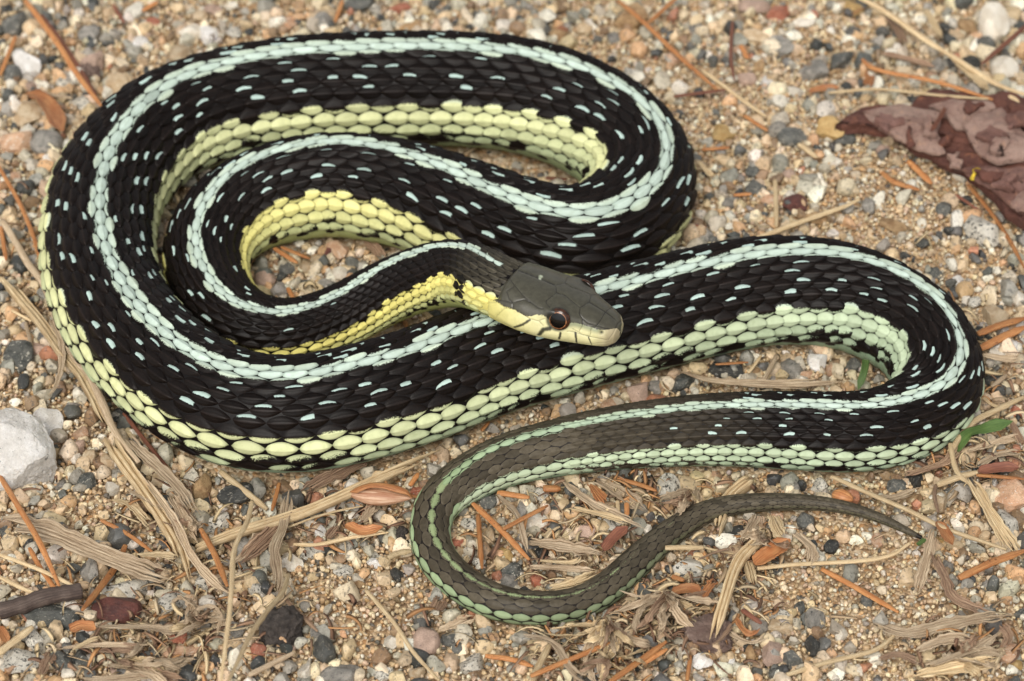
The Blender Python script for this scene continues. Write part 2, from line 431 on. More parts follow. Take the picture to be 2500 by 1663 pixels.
def build_body():
    Vs, Fs, Pale, Dark, Mask = [], [], [], [], []
    off = 0

    def add(V, F, pale, dark, mask):
        nonlocal off
        Vs.append(V); Fs.append(F + off); Pale.append(pale); Dark.append(dark); Mask.append(mask); off += len(V)

    # continuous skin
    n_s, n_t = 1500, 48
    ss = np.linspace(0, SLEN, n_s); tt = np.linspace(-math.pi, math.pi, n_t, endpoint=False)
    S, T = np.meshgrid(ss, tt, indexing='ij')
    P = body_pt(S, T, 0.0).reshape(-1, 3)
    tail = np.clip((S - S_TAILDARK0) / (S_TAILDARK1 - S_TAILDARK0), 0, 1)
    dk = lerp(np.broadcast_to(SKIN, S.shape + (3,)), np.broadcast_to(lin((34, 30, 27)), S.shape + (3,)), tail)
    # on the belly the skin is pale like the scutes
    nk = (S < 14 * MM) & (np.abs(T) > math.radians(62))
    pl = np.where(nk[..., None], YEL_NECK * 0.75, BELLY)
    add(P, grid_faces(n_s, n_t, True), pl.reshape(-1, 3), dk.reshape(-1, 3),
        ((np.abs(T) > math.radians(122)) | nk).astype(float).ravel())

    # overlapping keeled scales
    zones = [(0.0, S_ROW2, 0.425, [0, 9.5, 19, 29, 39.5, 51, 64, 78, 93, 108.5], 117),
             (S_ROW2, S_ROW3, 0.60, [0, 15, 30, 46, 62, 80, 99], 109),
             (S_ROW3, SLEN - 0.0012, 0.92, [0, 24, 48, 73, 99], 111)]
    na, nb = 11, 9
    A, B = np.meshgrid(np.linspace(-1, 1, na), np.linspace(-1, 1, nb), indexing='ij')
    gf = grid_faces(na, nb)
    lr = np.random.default_rng(3)
    for zi, (s0, s1, pk, rows, belly_deg) in enumerate(zones):
        # scale positions
        pos = []; s = s0
        while s < s1:
            if zi == 0:
                pkl = pk * (0.80 + 0.20 * min(1.0, s / 0.05))      # smaller scales on the neck
            else:
                pkl = pk
            p = pkl * np.interp(s, PS, PR); pos.append((s, p)); s += p
        pos = np.array(pos)
        nrow = len(rows); rows_r = np.radians(rows)
        for k in range(-(nrow - 1), nrow):
            ak = abs(k); sg = 1 if k >= 0 else -1
            th0 = sg * rows_r[ak]
            up = rows_r[ak] - rows_r[ak - 1] if ak else rows_r[1]
            dn = (rows_r[ak + 1] - rows_r[ak]) if ak < nrow - 1 else math.radians(belly_deg) - rows_r[ak] + 0.1
            hw = 0.5 * (up + dn) * ((0.60 if ak >= 6 else 0.63) if zi == 0 else 0.61)
            n = len(pos); idx = np.arange(n)
            sc = pos[:, 0] + (0.5 * pos[:, 1] if ak % 2 else 0) + lr.normal(0, 0.03, n) * pos[:, 1]
            pit = pos[:, 1]
            hl = 0.575 * pit
            keepm = sc > ((0.35 if ak <= 5 else (1.2 if ak == 6 else 1.8)) * MM if zi == 0 else -1)
            sc = sc[keepm]; pit = pit[keepm]; hl = hl[keepm]; idx = idx[keepm]; n = len(sc)
            stretch = np.clip(1 - np.interp(sc, PS, PK) * np.interp(sc, PS, PR) * math.sin(th0), 0.45, 1.6)
            hl = hl * np.where(stretch < 1, stretch ** -0.42, stretch ** -0.40)
            a = A[None]; b = B[None]
            w = np.where(a < 0, (1 - np.abs(a) ** 2.2) ** 0.60, (1 - np.abs(a) ** 1.55) ** 0.80)
            w = np.maximum(w, 0.06)
            SS = sc[:, None, None] + a * hl[:, None, None]
            TH = th0 + b * w * hw + lr.normal(0, 0.012, n)[:, None, None] * hw
            rr = np.interp(sc, PS, PR)[:, None, None]
            edge = 1 - np.abs(b) ** 2.6
            endf = 1 - np.abs(a) ** 5
            # front (towards the head, a=-1) tucked under, rear raised
            lift = (0.006 + 0.036 * (a + 1) * 0.5) if zi == 0 else (0.006 + 0.020 * (a + 1) * 0.5)
            keel = (0.024 if zi == 0 else 0.012) * np.exp(-(b * w / 0.12) ** 2) * (0.3 if ak >= nrow - 1 else 1.0)
            dome = 0.014 if zi == 0 else 0.009
            tilt = lr.normal(0, 0.0045, n)[:, None, None] * a + lr.normal(0, 0.003, n)[:, None, None] * b
            sag = np.clip((SLEN - SS) / 0.02, 0.2, 1)
            H = rr * sag * (edge ** 0.55 * endf ** 0.55 * (lift + dome * (1 - b ** 2)) + keel * endf * edge + tilt * edge * endf - 0.006)
            V = body_pt(SS, TH, H)
            # pattern
            bo = b * sg                               # positive = towards the belly
            frac = np.broadcast_to((SS / SLEN), V.shape[:-1])
            jit = lr.normal(0, 1, n)[:, None, None]
            dorsal_pale = lerp(np.broadcast_to(PALE_BLUE, V.shape), np.broadcast_to(lin((150, 170, 128)), V.shape), (SS - S_TAILDARK0) / (S_ROW3 - S_TAILDARK0) + 0 * V[..., 0])
            lat = lateral_colour(SS + 0 * V[..., 0])
            m = np.full(V.shape[:-1], -1.0)
            pale = lat.copy()
            tailf = np.clip((SS - S_TAILDARK0) / (S_TAILDARK1 - S_TAILDARK0), 0, 1) + 0 * V[..., 0]
            if zi == 0:
                if ak == 0:
                    m = 1.0 + 0 * m; pale = dorsal_pale
                    m = np.where(SS < 3.2 * MM, m - 2.2 * (1 - SS / (3.2 * MM)), m)
                elif ak == 1:
                    pale = dorsal_pale
                    m = (0.50 - 0.72 * bo + 0.32 * jit - 0.8 * np.maximum(np.abs(a) - 0.6, 0)) * np.ones_like(m) - np.where(SS < 9 * MM, 1.5 * (1 - SS / (9 * MM)), 0)
                    m = m - 0.25 * tailf
                    pale = lerp(pale, np.broadcast_to(PALE_GREENISH, V.shape), 0.35 + 0.3 * bo + 0 * m)
                elif ak <= nrow - 5:
                    # short pale flecks on the skin along the upper edge of some scales, in slanting columns
                    per = 2.0 if ak % 2 else 2.0
                    ph = (idx + (0.5 if ak % 2 else 0) + 0.28 * ak + (0.9 if ak >= 4 else 0) + 0.35 * np.sin(idx * 0.37 + ak)) % per
                    prob = np.where(ak >= 4, 0.88, 0.62)
                    on = (ph < 1.0) & (lr.random(n) < prob)
                    start = np.clip((sc - 0.030) / 0.06, 0, 1); on &= lr.random(n) < start
                    on &= lr.random(n) < 1 - np.clip((sc - S_TAILDARK0) / (0.5 * (S_TAILDARK1 - S_TAILDARK0)), 0, 1)
                    a0 = lr.normal(-0.1, 0.12, n)[:, None, None]; al = lr.uniform(0.34, 0.62, n)[:, None, None]
                    ed = lr.uniform(0.28, 0.58, n)[:, None, None]
                    f = np.minimum((al - np.abs(a - a0)) * 3.2, (-bo - ed) * 4.0) + 0.5
                    m = np.where(on[:, None, None], np.minimum(f, 1.0), m)
                    pale = np.broadcast_to(lin((184, 206, 198)), V.shape)
                elif ak == nrow - 4:
                    colm = ((idx + 0.28 * ak) % 2 < 1.0)[:, None, None]
                    m = 0.36 + 0.75 * bo + 0.22 * jit + np.where(colm, 0.28, -0.18) - 1.2 * np.maximum(np.abs(a) - 0.62, 0) + 0 * m
                    pale = lerp(pale, np.broadcast_to(PALE_BLUE, V.shape), np.where(bo < -0.3, 0.5, 0.0) + 0 * m)
                elif ak == nrow - 3:
                    m = 1.05 - 0.4 * np.maximum(bo, 0) + 0.1 * jit - 1.8 * np.maximum(np.abs(a) - 0.72, 0) + 0 * m
                elif ak == nrow - 2:
                    neck = np.clip(1 - (SS - 0.05) / 0.25, 0, 1)
                    m = 0.70 - 0.45 * bo - 0.25 * a + 0.26 * jit + 0.30 * neck - 1.5 * np.maximum(np.abs(a) - 0.65, 0) + 0 * m
                    pale = lerp(pale, np.broadcast_to(BELLY, V.shape), 0.25 + 0 * m)
                else:
                    neck = np.clip(1 - (SS - 0.05) / 0.25, 0, 1)
                    m = 0.44 - 0.30 * bo - 0.40 * a + 0.36 * jit + 0.25 * neck + 0 * m
                    pale = lerp(pale, np.broadcast_to(BELLY, V.shape), 0.55 + 0 * m)
            elif zi == 1:
                if ak == 0:
                    m = 1.0 - np.abs(b) * 0.3 + 0.05 * jit + 0 * m; pale = dorsal_pale
                elif ak == 1:
                    m = 0.22 - 0.85 * bo + 0.10 * jit - 0.3 * tailf + 0 * m; pale = dorsal_pale
                elif ak == nrow - 3:
                    m = 0.15 + 0.55 * bo + 0.1 * jit + 0 * m
                elif ak >= nrow - 2:
                    m = 0.95 - 0.2 * a + 0.1 * jit + 0 * m
            else:
                fd = np.clip((SS - S_ROW3) / (SLEN - S_ROW3) / 0.62, 0, 1)
                if ak == 0:
                    m = 0.78 - np.abs(b) * 0.40 - 0.46 * fd + 0.05 * jit + 0 * m
                    pale = lerp(dorsal_pale, np.broadcast_to(lin((132, 140, 100)), V.shape), 0.6 + 0 * m)
                elif ak == nrow - 2:
                    m = 1.05 + 0.15 * bo - 0.55 * fd ** 2 + 0 * m
                    pale = lerp(np.broadcast_to(lin((160, 180, 140)), V.shape), np.broadcast_to(lin((96, 92, 72)), V.shape), fd ** 1.5 + 0 * m)
                elif ak == nrow - 1:
                    m = 1.0 - 0.6 * fd ** 2 + 0 * m
                    pale = lerp(np.broadcast_to(lin((140, 158, 120)), V.shape), np.broadcast_to(lin((88, 82, 66)), V.shape), fd ** 1.5 + 0 * m)
            dark = lerp(np.broadcast_to(BLACK, V.shape), np.broadcast_to(TAILBROWN, V.shape), tailf)
            dark = lerp(np.broadcast_to(lin((66, 62, 52)), V.shape), dark, (SS - 2 * MM) / (9 * MM) + 0 * V[..., 0])
            if zi == 0 and ak >= 6:      # black patch on the side of the neck, right behind the jaw
                spot = np.exp(-((SS - 6.3 * MM) / (1.0 * MM)) ** 2) * (1.25 if ak <= 8 else 0.5)
                m = np.where(SS < 6 * MM, np.maximum(m, 0.75), m) - 1.5 * spot
                dark = dark * (1 - 0.75 * np.clip(spot, 0, 1))[..., None]
            kb = 1.6 * np.exp(-(b / 0.13) ** 2) * (1 - tailf)
            rim = np.clip((np.abs(b) - 0.72) * 3, 0, 1) + np.clip((a - 0.72) * 3, 0, 1)
            dark = dark * (1 + 0.9 * kb + 0.5 * np.clip(rim, 0, 1))[..., None]
            dark = dark * (1 + 0.22 * lr.normal(0, 1, n).clip(-1.5, 1.5))[:, None, None, None]
            # a faint pale keel and darker edges on the pale scales (their own pigment)
            pvar = 1 + 0.07 * lr.normal(0, 1, n)[:, None, None, None]
            pale = pale * pvar
            rim2 = np.clip(np.maximum((np.abs(b) - 0.70) * 3.4, (np.abs(a) - 0.66) * 3.0), 0, 1)
            rim2 = rim2 * (0.62 if ak >= 6 or zi > 0 else 0.50)
            pale = pale * (1 - rim2 + 0.10 * np.exp(-(b / 0.14) ** 2))[..., None]
            F = (gf[None] + (np.arange(n) * na * nb)[:, None, None]).reshape(-1, 4)
            add(V.reshape(-1, 3), F, pale.reshape(-1, 3), dark.reshape(-1, 3), m.reshape(-1))

        # belly scutes: one broad plate per scale ring
        na2, nb2 = 6, 19
        A2, B2 = np.meshgrid(np.linspace(-1, 1, na2), np.linspace(-1, 1, nb2), indexing='ij')
        n = len(pos); hl = 0.62 * pos[:, 1]
        half = math.pi - math.radians(belly_deg) + 0.10
        a = A2[None]; b = B2[None]
        SS = pos[:, 0][:, None, None] + a * hl[:, None, None] + 0.18 * pos[:, 1][:, None, None] * (np.abs(b) ** 2)
        TH = math.pi + b * half + 0 * SS
        rr = np.interp(pos[:, 0], PS, PR)[:, None, None]
        H = rr * ((0.006 + 0.020 * (a + 1) / 2) * (1 - np.abs(a) ** 6) * (1 - np.abs(b) ** 8) - 0.004)
        V = body_pt(SS, TH, H + 0 * SS)
        neck = np.clip(1 - (SS - 0.05) / 0.2, 0, 1)
        pale = lerp(np.broadcast_to(BELLY, V.shape), np.broadcast_to(BELLY_NECK, V.shape), neck)
        if zi == 2:
            pale = np.broadcast_to(lin((112, 110, 84)), V.shape)
        jit = lr.normal(0, 1, n)[:, None, None]
        spot = ((np.arange(n) % 2) == 0)[:, None, None] & (zi == 0)
        m = 1.0 + 0 * SS
        m = np.where(spot & (np.abs(b) > 0.80), 0.5 - 0.9 * (0.6 - np.abs(a + 0.3)) + 0.15 * jit, m)
        dark = np.broadcast_to(BLACK, V.shape)
        F = (grid_faces(na2, nb2)[None] + (np.arange(n) * na2 * nb2)[:, None, None]).reshape(-1, 4)
        add(V.reshape(-1, 3), F, pale.reshape(-1, 3), dark.reshape(-1, 3), m.reshape(-1))
    return Vs, Fs, Pale, Dark, Mask, off


# ------------------------------------------------------------------ the head
HX = [0, 3, 6, 9, 12, 14.5, 17, 19.5, 21.5, 23, 24.0, 24.7, 25.05]
HW = [5.6, 6.2, 6.9, 7.35, 7.25, 6.75, 5.95, 5.05, 4.35, 3.7, 3.1, 2.2, 0.25]
HT = [4.7, 4.8, 4.9, 4.85, 4.7, 4.5, 4.15, 3.65, 3.15, 2.65, 2.2, 1.6, 0.3]
HB = [-4.3, -4.2, -4.0, -3.8, -3.6, -3.4, -3.2, -2.95, -2.75, -2.55, -2.3, -1.8, -0.6]
C8 = lambda x, y: (1100 + x / 4.9, 570 + y / 4.9)      # enlarged-crop pixel to photo pixel

LINES_MID = [[(800, 430), (1255, 605)], [(1675, 805), (1850, 945)], [(1850, 945), (2010, 1060)]]
LINES = [[(800, 430), (720, 455), (690, 520), (780, 640), (880, 760), (980, 840), (1050, 890), (1110, 905)],
         [(1255, 605), (1265, 710)], [(1265, 710), (1150, 800), (1140, 830), (1190, 890)],
         [(1265, 710), (1370, 740), (1450, 810), (1550, 890)], [(1550, 890), (1675, 805)],
         [(1550, 890), (1540, 965), (1580, 1020), (1575, 1110)], [(1580, 1020), (1650, 1080), (1750, 1100)],
         [(1850, 945), (1750, 1100)], [(1750, 1100), (1850, 1140), (1960, 1140)],
         [(2010, 1060), (1960, 1150), (1945, 1190), (1880, 1280)],
         [(1750, 1100), (1680, 1140), (1670, 1220)], [(1575, 1110), (1530, 1180), (1580, 1220), (1670, 1225)],
         [(1455, 1140), (1530, 1180)], [(1870, 1275), (1650, 1235), (1490, 1185), (1390, 1170)],
         [(745, 830), (745, 900)], [(745, 830), (880, 790), (980, 840)], [(560, 800), (745, 830)],
         [(670, 690), (700, 790), (745, 830)], [(670, 690), (760, 635)], [(560, 620), (540, 700), (560, 800)],
         [(420, 620), (540, 700)], [(560, 620), (690, 560)], [(420, 620), (500, 560), (560, 620)],
         [(390, 840), (560, 825), (650, 890), (760, 905), (950, 1025), (1060, 1050), (1110, 1110)],
         [(650, 890), (550, 990), (530, 1040)], [(390, 840), (400, 920), (530, 1020), (700, 1110)],
         [(560, 800), (390, 730)], [(1060, 1045), (1130, 1020)]]
BARS = [([(950, 1035), (860, 1090), (770, 1120)], 15), ([(1190, 1135), (1110, 1150), (1060, 1210)], 25), ([(1320, 1190), (1300, 1260)], 15),
        ([(1495, 1190), (1510, 1310)], 13), ([(1650, 1240), (1690, 1330)], 8), ([(1045, 905), (1062, 970)], 14)]
MOUTH = [(2060, 1180), (2000, 1240), (1890, 1300), (1700, 1318), (1500, 1312), (1300, 1288), (1050, 1232), (850, 1165), (700, 1118), (560, 1060)]
CREAM = [(120, 690), (380, 725), (560, 815), (650, 885), (760, 905), (880, 990), (950, 1000), (1060, 960), (1130, 985), (1300, 1130),
         (1460, 1060), (1560, 1085), (1680, 1120), (1750, 1150), (1850, 1160), (1950, 1160), (2010, 1070)]


def polyline(pts, step=6.0):
    pts = np.array(pts, float); out = []
    for p, q in zip(pts[:-1], pts[1:]):
        n = max(2, int(np.linalg.norm(q - p) / step))
        out.append(p + (q - p) * np.linspace(0, 1, n)[:, None])
    return np.concatenate(out)


def build_head():
    nx, nt = 260, 260
    u = np.linspace(0, 1, nx); xs = 2.3 + 22.75 * np.sin(u * math.pi / 2) ** 0.9
    th = np.linspace(-math.pi, math.pi, nt, endpoint=False)
    X, T = np.meshgrid(xs, th, indexing='ij')
    def sp(tab):
        f = np.interp(np.linspace(0, 25.05, 500), HX, tab)
        g = smooth1(f, 9); w = np.clip((25.05 - np.linspace(0, 25.05, 500)) / 1.0, 0, 1)
        f = g * w + f * (1 - w)
        return np.interp(X, np.linspace(0, 25.05, 500), f)
    W, ZT, ZB = sp(HW), sp(HT), sp(HB)
    x0 = 5.3 - 1.9 * np.clip((np.abs(T) - 1.15) / 0.22, 0, 1)
    tuck = np.clip((X - x0 + 1.0) / 1.0, 0, 1); tuck = 0.88 + 0.12 * tuck * tuck * (3 - 2 * tuck)
    W, ZT, ZB = W * tuck, ZT * tuck, ZB * tuck
    c, s = np.cos(T), np.sin(T)
    pe = 0.80
    Y = -W * np.sign(s) * np.abs(s) ** pe          # th>0 is the near (right) side
    Z = np.where(c > 0, ZT, -ZB) * np.sign(c) * np.abs(c) ** 0.92
    # a flatter crown with a soft ridge over the eye
    brow = np.exp(-((X - 15.2) / 2.6) ** 2) * np.exp(-((np.abs(T) - 0.80) / 0.22) ** 2)
    Y = Y + np.sign(Y) * 0.62 * brow; Z = Z + 0.50 * brow
    sock = np.exp(-((X - 15.6) / 1.9) ** 2) * np.exp(-((np.abs(T) - 1.28) / 0.24) ** 2)
    Y = Y - np.sign(Y) * 0.35 * sock
    lore = np.exp(-((X - 19.5) / 2.0) ** 2) * np.exp(-((np.abs(T) - 1.25) / 0.25) ** 2)
    Y = Y - np.sign(Y) * 0.30 * lore
    jowl = np.exp(-((X - 8.5) / 3.2) ** 2) * np.exp(-((np.abs(T) - 1.7) / 0.35) ** 2)
    Y = Y + np.sign(Y) * 0.35 * jowl
    L = np.stack([X, Y, Z], -1).reshape(-1, 3)
    P = head_pt(L[:, 0], L[:, 1], L[:, 2])
    # visible side lookup: photo pixel -> head point
    Gu = P.reshape(nx, nt, 3)
    du = np.gradient(Gu, axis=0); dt = np.roll(Gu, -1, 1) - np.roll(Gu, 1, 1)
    N = np.cross(dt, du); N /= np.maximum(np.linalg.norm(N, axis=-1), 1e-12)[..., None]
    cen = Gu.mean(1, keepdims=True)
    N *= np.sign(((Gu - cen) * N).sum(-1))[..., None]
    N = N.reshape(-1, 3)
    vis = ((P - CAM) * N).sum(1) < 0
    q, _ = proj(P)
    vi = np.where(vis)[0]

    def pick(c8):
        c8 = np.array([C8(*p) for p in c8])
        d = ((q[vi][None] - c8[:, None]) ** 2).sum(-1)
        return vi[np.argmin(d, 1)]

    groove = np.full(len(L), 9.0); bar = np.zeros(len(L))

    def dist_to(pts):
        d = np.full(len(L), 9.0)
        for i in range(0, len(pts), 40):
            d = np.minimum(d, np.sqrt(((L[:, None] - pts[None, i:i + 40]) ** 2).sum(-1)).min(1))
        return d
    pts = []
    for ln in LINES_MID:
        ids = pick(polyline(ln)); p = L[ids].copy()
        x0, x1 = p[:, 0].min(), p[:, 0].max()
        sel = np.linspace(x0, x1, 60)
        top = np.interp(sel, HX, HT)
        pts.append(np.stack([sel, 0 * sel, top], 1))
    for ln in LINES:
        p = L[pick(polyline(ln))]; p = smooth1(p, 2)
        pts.append(p); pts.append(p * np.array([1, -1, 1]))
    groove = dist_to(np.concatenate(pts))
    for ln, w in BARS:
        p = L[pick(polyline(ln))]
        d = np.minimum(dist_to(p), dist_to(p * np.array([1, -1, 1])))
        bar = np.maximum(bar, np.clip(1.5 - d / (w / 4.9 * 0.0655) , 0, 1))
    mp = L[pick(polyline(MOUTH))]; mp = smooth1(mp, 8)
    mp = np.concatenate([mp, mp * np.array([1, -1, 1])])
    md = dist_to(mp)
    depth = 0.12 * np.exp(-(groove / 0.085) ** 2) + 0.10 * np.exp(-(md / 0.10) ** 2)
    # swelling of every shield between its seams
    depth = depth - 0.05 * (1 - np.exp(-(groove / 0.5) ** 2))
    C0 = np.stack([L[:, 0], 0 * L[:, 1], 0 * L[:, 2] + 0.2], 1)
    d = L - C0; d /= np.maximum(np.linalg.norm(d, axis=1), 1e-6)[:, None]
    L2 = L - d * depth[:, None] * np.clip((25.05 - L[:, 0]) / 1.2, 0.15, 1)[:, None]
    # nostril
    ni = pick([(1800, 1185)])[0]
    nd = np.minimum(np.linalg.norm(L - L[ni], axis=1), np.linalg.norm(L - L[ni] * np.array([1, -1, 1]), axis=1))
    L2 -= d * (0.35 * np.exp(-(nd / 0.42) ** 2))[:, None]
    P2 = head_pt(L2[:, 0], L2[:, 1], L2[:, 2])
    # colours
    ci = pick(polyline(CREAM)); cx = L[ci, 0]; ct = np.abs(T.reshape(-1)[ci])
    o = np.argsort(cx); bx = np.linspace(-1, 26, 200)
    bt = smooth1(np.interp(bx, cx[o], smooth1(ct[o], 5)), 3)
    tb = np.interp(L[:, 0], bx, bt)
    aT = np.abs(T.reshape(-1))
    pale_m = np.clip(0.5 + (aT - tb) * 4.5, -0.5, 1.5)
    top = np.array(lin((74, 72, 60)))
    cream = lerp(np.broadcast_to(lin((216, 206, 128)), L.shape), np.broadcast_to(lin((214, 208, 158)), L.shape), (L[:, 0] - 4) / 9)
    cream = lerp(cream, np.broadcast_to(lin((176, 164, 132)), L.shape), (L[:, 0] - 22.0) / 2.0)
    lor = np.clip((L[:, 0] - 16.8) / 1.2, 0, 1) * np.clip((23.4 - L[:, 0]) / 1.2, 0, 1) * np.clip(1 - (aT - tb - 0.10) / 0.22, 0, 1)
    cream = lerp(cream, np.broadcast_to(lin((150, 154, 122)), L.shape), lor)
    gcol = np.exp(-(groove / 0.075) ** 2)[:, None]
    dark = np.broadcast_to(top, L.shape) * (1 - 0.80 * gcol)
    snout = np.clip((L[:, 0] - 23.6) / 1.2, 0, 1) * np.clip((aT - 0.55) * 3, 0, 1)
    dark = lerp(dark, np.broadcast_to(lin((150, 140, 112)), L.shape), snout * 0.8)
    cream = cream * (1 - 0.5 * gcol)
    blk = np.maximum(np.clip(bar * 1.4 - 0.2, 0, 1), np.exp(-(nd / 0.30) ** 2))
    mo = np.exp(-(md / 0.07) ** 2)
    cream = cream * (1 - 0.93 * blk[:, None]) * (1 - 0.6 * mo[:, None])
    dark = dark * (1 - 0.8 * np.maximum(np.exp(-(nd / 0.30) ** 2), 0)[:, None])
    # two pale parietal dots
    for pdot, w in (((1080, 515), 0.30), ((1062, 545), 0.20)):
        dd = np.linalg.norm(L - L[pick([pdot])[0]], axis=1)
        dark = lerp(dark, np.broadcast_to(lin((196, 206, 180)), L.shape), np.clip(1.6 - dd / w, 0, 1))
    ei = pick([(1292, 1035)])[0]
    er = 1.0 - np.clip((np.minimum(np.linalg.norm(L - L[ei], axis=1), np.linalg.norm(L - L[ei] * np.array([1, -1, 1]), axis=1)) - 1.9) / 0.35, 0, 1)
    dark = dark * (1 - 0.75 * er[:, None]); cream = cream * (1 - 0.85 * er[:, None])
    return P2, grid_faces(nx, nt, True), cream, dark, pale_m, L[ei]


def make_snake():
    Vs, Fs, Pale, Dark, Mask, off = build_body()
    hP, hF, hc, hd, hm, eye_l = build_head()
    Vs.append(hP); Fs.append(hF + off); Pale.append(hc); Dark.append(hd); Mask.append(hm)
    V = np.concatenate(Vs); F = np.concatenate(Fs)
    me = new_mesh('body', V, F)
    attr_col(me, 'pale', np.clip(np.concatenate(Pale), 0, 1)); attr_col(me, 'dark', np.clip(np.concatenate(Dark), 0, 1))
    attr_f(me, 'mask', np.concatenate(Mask))
    gl = np.zeros(len(V)); gl[off:] = 1.0; attr_f(me, 'gloss', gl)
    g = NT('snake_skin')
    co = g.n('ShaderNodeNewGeometry').outputs['Position']
    m = g.attr('mask', out='Fac')
    nz = g.noise(co, 5200.0, 3.0, 0.7)
    mm = g.math('ADD', m, g.math('MULTIPLY', g.math('SUBTRACT', nz, 0.5), 0.95))
    f = g.smooth(mm, 0.44, 0.56)
    mot = g.noise(co, 900.0, 4.0)
    pale = g.mix(g.smooth(mot, 0.35, 0.75, 0.0, 0.22), g.attr('pale'), lin((150, 160, 120)), 'MULTIPLY')
    fine = g.noise(co, 9000.0, 2.0)
    dark = g.mix(g.smooth(fine, 0.5, 0.8, 0.0, 0.4), g.attr('dark'), lin((62, 46, 36)))
    mot2 = g.noise(co, 1300.0, 5.0, 0.65)
    dark = g.mix(g.smooth(mot2, 0.36, 0.64, 0.38, 0.0), dark, (0.35, 0.33, 0.30), 'MULTIPLY')
    base = g.mix(f, dark, pale)
    speck = g.smooth(g.voro(co, 2300.0), 0.0, 0.10, 1.0, 0.0)
    base = g.mix(g.math('MULTIPLY', speck, g.smooth(g.noise(co, 130.0), 0.58, 0.7, 0.0, 0.55)), base, lin((170, 150, 120)))
    g.set(Base_Color=base)
    gls = g.attr('gloss', out='Fac')
    g.l(g.math('SUBTRACT', g.smooth(f, 0.0, 1.0, 0.44, 0.52), g.math('MULTIPLY', gls, 0.10)), g.b.inputs['Roughness'])
    g.l(g.math('ADD', 0.15, g.math('MULTIPLY', gls, 0.29)), g.b.inputs['Specular IOR Level'])
    g.bump(g.noise(co, 4200.0, 3.0), 0.25, 0.00006)
    root = bpy.data.objects.new('garter_snake', None); COL.objects.link(root)
    root.location = (0, 0, 0); root.empty_display_size = 0.02
    tag(root, 'black garter snake with pale blue and yellow stripes, coiled with its head on its body', 'snake')
    link('body', me, g.m, root)
    # eyes
    er = 2.0
    for sgn in (1, -1):
        c_l = np.array([eye_l[0], sgn * eye_l[1], eye_l[2] - 0.05])
        out = np.array([0.16, np.sign(c_l[1]) * 1.0, 0.20]); out /= np.linalg.norm(out)
        cen = c_l - out * 0.30
        ow = (hx * out[0] + hy * out[1] + hz * out[2])
        zq = Vector(ow).to_track_quat('Z', 'Y').to_matrix().to_4x4()
        M = Matrix.Translation(Vector(head_pt(*cen))) @ zq @ Matrix.Diagonal((1.0, 1.0, 0.42, 1.0))

        def cap(r, a0, a1, n=20, m=40, name='x'):
            al = np.linspace(a0, a1, n); be = np.linspace(0, 2 * math.pi, m, endpoint=False)
            Aa, Bb = np.meshgrid(al, be, indexing='ij')
            p = np.stack([r * np.sin(Aa) * np.cos(Bb), r * np.sin(Aa) * np.sin(Bb), r * np.cos(Aa)], -1).reshape(-1, 3) * HS
            return new_mesh(name, p, grid_faces(n, m, True))
        e = link('eye', cap(er, 0.0005, 1.9, name='eye'), MAT['eyeball'], root)
        e.matrix_world = M
        e['label'] = 'dark brown glossy eye with a coppery ring'
        ir = link('iris', cap(er + 0.012, 0.74, 0.84, 6, name='iris'), MAT['iris'], e)
        pu = link('pupil', cap(er + 0.02, 0.0005, 0.74, 12, name='pupil'), MAT['pupil'], e)
    return root


def simple(name, c, rough=0.5, spec=0.5, coat=0.0, nz=None):
    g = NT(name)
    base = tuple(lin(c))
    if nz:
        co = g.n('ShaderNodeNewGeometry').outputs['Position']
        g.set(Base_Color=g.mix(g.smooth(g.noise(co, nz, 4.0), 0.35, 0.65), lin(c) * 0.45, lin(c) * 1.2))
    else:
        g.b.inputs['Base Color'].default_value = (*base, 1)
    g.b.inputs['Roughness'].default_value = rough; g.b.inputs['Specular IOR Level'].default_value = spec
    g.b.inputs['Coat Weight'].default_value = coat
    return g.m


MAT = {}
MAT['eyeball'] = simple('eye_brown', (62, 36, 22), 0.18, 0.4, 0.0, 1800.0)
MAT['iris'] = simple('eye_copper', (158, 104, 66), 0.25, 0.5, 0.3, 2600.0)
MAT['pupil'] = simple('eye_black', (6, 5, 5), 0.12, 0.35, 0.0)
make_snake()
print('snake length', SLEN, 'head unit', HS, 'max r', PR.max())

# ------------------------------------------------------------------ what the snake covers
PQ = PC[::12, :2]; PQR = PR[::12]; PQZ = PC[::12, 2]


def under_snake(x, y, k=0.72):
    out = np.zeros(len(x), bool)
    low = PQZ < 0.0135
    for i in range(0, len(x), 4000):
        d = ((x[i:i + 4000, None] - PQ[None, low, 0]) ** 2 + (y[i:i + 4000, None] - PQ[None, low, 1]) ** 2)
        out[i:i + 4000] = (d < (k * PQR[None, low]) ** 2).any(1)
    return out


